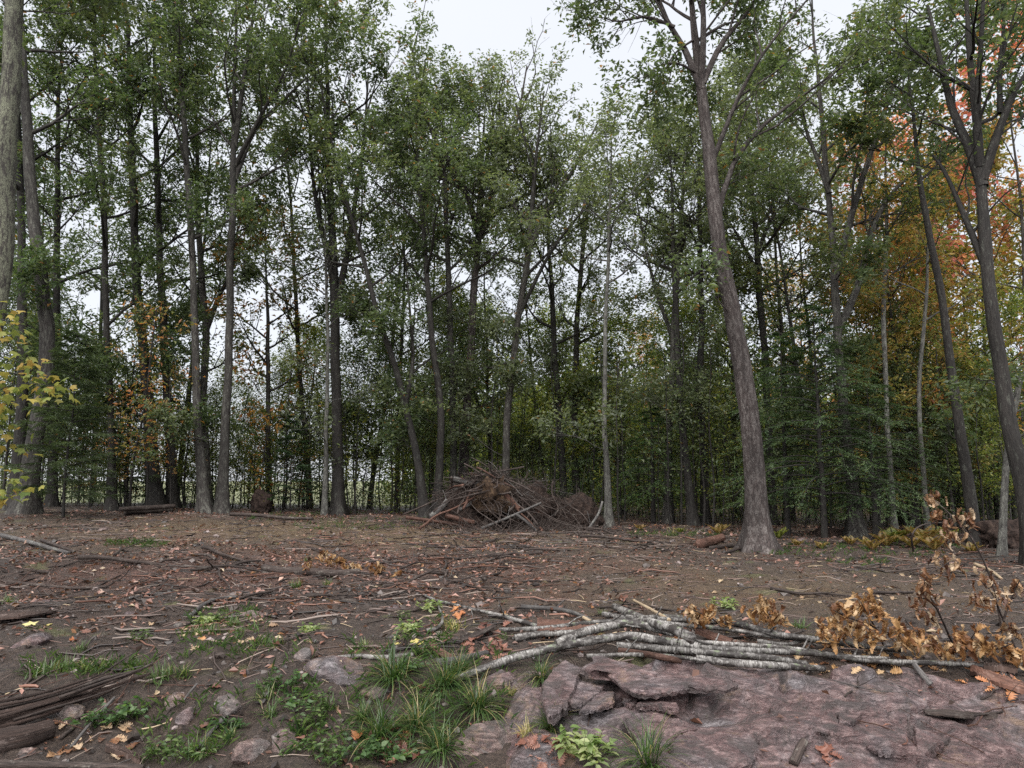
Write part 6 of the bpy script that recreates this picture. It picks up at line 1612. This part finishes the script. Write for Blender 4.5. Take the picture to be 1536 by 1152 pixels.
def litter():
    r = np.random.default_rng(961)
    n = 32000
    X = r.uniform(-13, 13, n * 3); Y = 5.5 + 19 * r.random(n * 3) ** 0.9
    pr = 0.06 + 1.6 * np.exp(-((X + 3.8) / 5) ** 2 - ((Y - 13.2) / 2.4) ** 2) + 0.35 * np.exp(-((X + 2) / 3) ** 2 - ((Y - 17) / 2) ** 2) + 0.25 * sst(20, 23, Y) + 0.5 * np.clip(fbm2(X * 0.8, Y * 0.8, 3), 0, 1)
    pr = pr * (1 - 0.85 * (rock_mask(X, Y) > 0.3)) * np.clip(0.35 + 2.4 * fbm2(X * 1.5 + 3, Y * 1.1, 4), 0.03, 1.6) * (1 - 0.85 * np.exp(-((X + 4.2) / 5) ** 2 - ((Y - 18.8) / 2.6) ** 2)) * (1 - 0.92 * np.exp(-((X - 4) / 3.6) ** 2 - ((Y - 11.8) / 2.8) ** 2))
    k = np.nonzero(r.random(n * 3) < pr * 1.6 + 0.07 * (1 - 0.8 * np.exp(-((X + 4.2) / 5) ** 2 - ((Y - 18.8) / 2.6) ** 2)) * (1 - 0.8 * np.exp(-((X - 4) / 3.6) ** 2 - ((Y - 11.8) / 2.8) ** 2)))[0][:n]
    X, Y = X[k], Y[k]; n = len(X)
    C = np.stack([X, Y, hs(X, Y) + 0.008 + 0.012 * r.random(n)], 1)
    D = r.normal(size=(n, 3)); D[:, 2] *= 0.35
    N = r.normal(size=(n, 3)) * 0.6; N[:, 2] += 1
    L = 0.035 + 0.085 * r.random(n) ** 1.8
    V, F = kites(C, D, N, L, L * r.uniform(0.3, 0.75, n), 0.3, r.uniform(-0.2, 0.2, n)[:, None])
    p = np.array([(0.17, 0.08, 0.058), (0.26, 0.14, 0.11), (0.10, 0.05, 0.035), (0.33, 0.21, 0.16), (0.20, 0.09, 0.035), (0.36, 0.28, 0.19), (0.045, 0.026, 0.02)])
    c = p[r.choice(7, n, p=[.27, .17, .26, .06, .05, .02, .17])] * r.uniform(0.7, 1.25, (n, 1))
    tag(link('leaf_litter', mesh_np('leaf_litter', V, [F], M['litter'], np.repeat(c, 4, 0), smooth=False)), 'scattered pinkish brown leaf litter over the soil', 'leaf litter', kind='stuff')
    # twig litter
    n = 7000
    X = r.uniform(-14, 14, n * 2); Y = 5.6 + 20 * r.random(n * 2) ** 0.85
    pr = 0.35 + 0.6 * np.clip(fbm2(X * 0.6 + 8, Y * 0.6, 3) + 0.3, 0, 1)
    pr = pr * (1 - 0.9 * (rock_mask(X, Y) > 0.3))
    k = np.nonzero(r.random(n * 2) < pr)[0][:n]; X, Y = X[k], Y[k]; n = len(X)
    a = r.normal(size=n) * 0.8; L = r.uniform(0.06, 0.42, n)
    dx, dy = np.cos(a) * L / 2, np.sin(a) * L / 2
    e = r.uniform(0.003, 0.02, n)
    P = np.stack([np.stack([X - dx, Y - dy, hs(X - dx, Y - dy) + e], 1), np.stack([X + dy * 0.1, Y - dx * 0.1, hs(X, Y) + e + 0.006], 1), np.stack([X + dx, Y + dy, hs(X + dx, Y + dy) + e], 1)], 1)
    V, F4, F3, tc = tubes(P, r.uniform(0.002, 0.0075, n)[:, None] * np.array([[1, 0.9, 0.6]]), 4)
    c = np.array([(0.06, 0.042, 0.036), (0.13, 0.09, 0.075), (0.19, 0.12, 0.10), (0.28, 0.22, 0.18), (0.40, 0.31, 0.20)])[r.choice(5, n, p=[.35, .3, .18, .12, .05])]
    tag(link('twig_litter', mesh_np('twig_litter', V, [F4], M['litter'], np.repeat(c, 12, 0))), 'fine twigs and wood splinters littering the soil', 'twig litter', kind='stuff')
    # longer loose sticks and bark shreds
    n = 2600
    X = r.uniform(-13, 12, n * 3); Y = 7.0 + 15.5 * r.random(n * 3) ** 0.9
    pr = 0.03 + 1.5 * np.clip(fbm2(X * 0.6 + 18, Y * 0.7, 3) - 0.08, 0, 1) + 0.5 * np.exp(-((X - 0.3) / 2.6) ** 2 - ((Y - 18) / 2.2) ** 2) + 0.5 * np.exp(-((X + 3) / 3.5) ** 2 - ((Y - 11) / 1.6) ** 2)
    pr = pr * (1 - 0.95 * (rock_mask(X, Y) > 0.3)) * (1 - 0.85 * np.exp(-((X - 4.5) / 3.5) ** 2 - ((Y - 12) / 3) ** 2))
    k = np.nonzero(r.random(n * 3) < pr)[0][:n]; X, Y = X[k], Y[k]; n = len(X)
    a = np.where(r.random(n) < 0.55, r.normal(size=n) * 0.7, r.uniform(0, 3.14, n)); L = r.uniform(0.2, 0.85, n)
    tt = np.linspace(-0.5, 0.5, 5)
    PX = X[:, None] + np.cos(a)[:, None] * L[:, None] * tt + 0.03 * r.normal(size=(n, 5)); PY = Y[:, None] + np.sin(a)[:, None] * L[:, None] * tt + 0.03 * r.normal(size=(n, 5))
    rad = r.uniform(0.005, 0.016, n)
    PZ = hs(PX, PY) + rad[:, None] * 0.8 + 0.02 * r.random((n, 1))
    V, F4, F3, tc = tubes(np.stack([PX, PY, PZ], -1), rad[:, None] * np.array([[0.7, 1, 1, 0.9, 0.5]]), 5, 0.1)
    c = np.array([(0.022, 0.016, 0.014), (0.05, 0.036, 0.031), (0.10, 0.072, 0.062), (0.19, 0.15, 0.13), (0.17, 0.085, 0.06)])[r.choice(5, n, p=[.32, .28, .2, .1, .1])] * r.uniform(0.7, 1.3, (n, 1))
    tag(link('stick_litter', mesh_np('stick_litter', V, [F4], M['litter'], np.repeat(c, 25, 0))), 'countless broken sticks and bark shreds strewn over the clearing', 'stick litter', kind='stuff')
    # clods and pebbles
    n = 9000
    X = r.uniform(-12, 12, n); Y = 5.4 + 17 * r.random(n) ** 1.1
    ok = rock_mask(X, Y) < 0.4; X, Y = X[ok], Y[ok]; n = len(X)
    V0 = np.array([(1, 0, 0), (-1, 0, 0), (0, 1, 0), (0, -1, 0), (0, 0, 1), (.5, .5, .6), (-.5, .5, .65), (-.5, -.5, .6), (.5, -.5, .7)], float)
    F0 = np.array([(0, 2, 5), (2, 1, 6), (1, 3, 7), (3, 0, 8), (5, 4, 8), (5, 6, 4), (6, 7, 4), (7, 8, 4), (0, 5, 8), (2, 6, 5), (1, 7, 6), (3, 8, 7)])
    s = r.uniform(0.008, 0.03, n) * (1 + 1.6 * (r.random(n) < 0.08)) * np.where(Y < 8.5, 1.25, 1.0)
    VV = V0[None] * (1 + 0.25 * r.normal(size=(n, 9, 1))) * s[:, None, None] * np.array([1.2, 1.0, 0.8])
    th = r.uniform(0, 6.28, n); ct, st_ = np.cos(th)[:, None], np.sin(th)[:, None]
    VV = np.stack([VV[..., 0] * ct - VV[..., 1] * st_, VV[..., 0] * st_ + VV[..., 1] * ct, VV[..., 2]], -1)
    VV += np.stack([X, Y, hs(X, Y) - s * 0.15], 1)[:, None]
    c = np.array([(0.025, 0.019, 0.017), (0.06, 0.046, 0.04), (0.11, 0.088, 0.08), (0.26, 0.21, 0.20)])[r.choice(4, n, p=[.45, .33, .17, .05])]
    tag(link('soil_clods', mesh_np('soil_clods', VV.reshape(-1, 3), [(np.arange(n)[:, None, None] * 9 + F0[None]).reshape(-1, 3)], M['litter'], np.repeat(c, 9, 0), smooth=False)), 'crumbly soil clods and pebbles on the cleared ground', 'soil clods', kind='stuff')
    # short grass sprigs in patches
    spots = [(160, 250, 812, 822, 70), (360, 480, 768, 782, 40), (440, 640, 776, 796, 90), (30, 230, 985, 1015, 40), (270, 400, 915, 990, 70), (400, 760, 960, 1140, 150), (1130, 1440, 818, 836, 120), (940, 1080, 798, 806, 60), (600, 680, 930, 990, 30), (200, 360, 1040, 1140, 40), (1240, 1330, 838, 850, 25)]
    S = []
    for x0, x1, y0, y1, m in spots:
        for _ in range(m): S.append(gnd(r.uniform(x0, x1), r.uniform(y0, y1)))
    S = np.repeat(np.array(S), 6, 0); n = len(S); S = S + r.normal(size=(n, 3)) * np.array([0.035, 0.035, 0]); S[:, 2] = hs(S[:, 0], S[:, 1]) - 0.005
    Dv = r.normal(size=(n, 3)) * 0.6; Dv[:, 2] = 1
    L = r.uniform(0.05, 0.15, n)
    N = np.stack([-Dv[:, 0], -Dv[:, 1], np.full(n, 0.3)], 1) + r.normal(size=(n, 3)) * 0.2
    V, F = kites(S, Dv, N, L, np.full(n, 0.006), 0.1, 0.25)
    c = np.array(LAWN[:3] + SEDGE[:3])[r.integers(0, 6, n)] * r.uniform(0.7, 1.3, (n, 1))
    tag(link('grass_sprigs', mesh_np('grass_sprigs', V, [F], M['grass'], np.repeat(c, 4, 0), smooth=False)), 'short sparse grass sprigs in patches on the soil', 'grass', kind='stuff')
litter()

# ------------------------------------------------------------------ look-alikes told apart by their order
ORD = ['leftmost', 'second from left', 'third from left', 'fourth from left', 'fifth from left', 'sixth from left', 'seventh from left', 'eighth from left']
same = {}
for o in COL.objects:
    if o.parent is None and 'group' in o.keys():
        same.setdefault(o['label'], []).append(o)
for lb, objs in same.items():
    if 1 < len(objs) <= 8:
        objs.sort(key=lambda q: q.location.x / q.location.y)
        short = lb.replace(' in the wood ', ' ').replace(' among the stems ', ' ')
        if len(short.split()) <= 13:
            for k, q in enumerate(objs):
                q['label'] = short + ', ' + ('rightmost' if k == len(objs) - 1 else ORD[k])
for o in COL.objects:
    if o.parent is None and 'group' in o.keys():
        if o['group'].startswith('background trees'): o['group'] = 'background trees of the wood'
        elif o['group'].startswith('understory'): o['group'] = 'understory saplings along the forest edge'
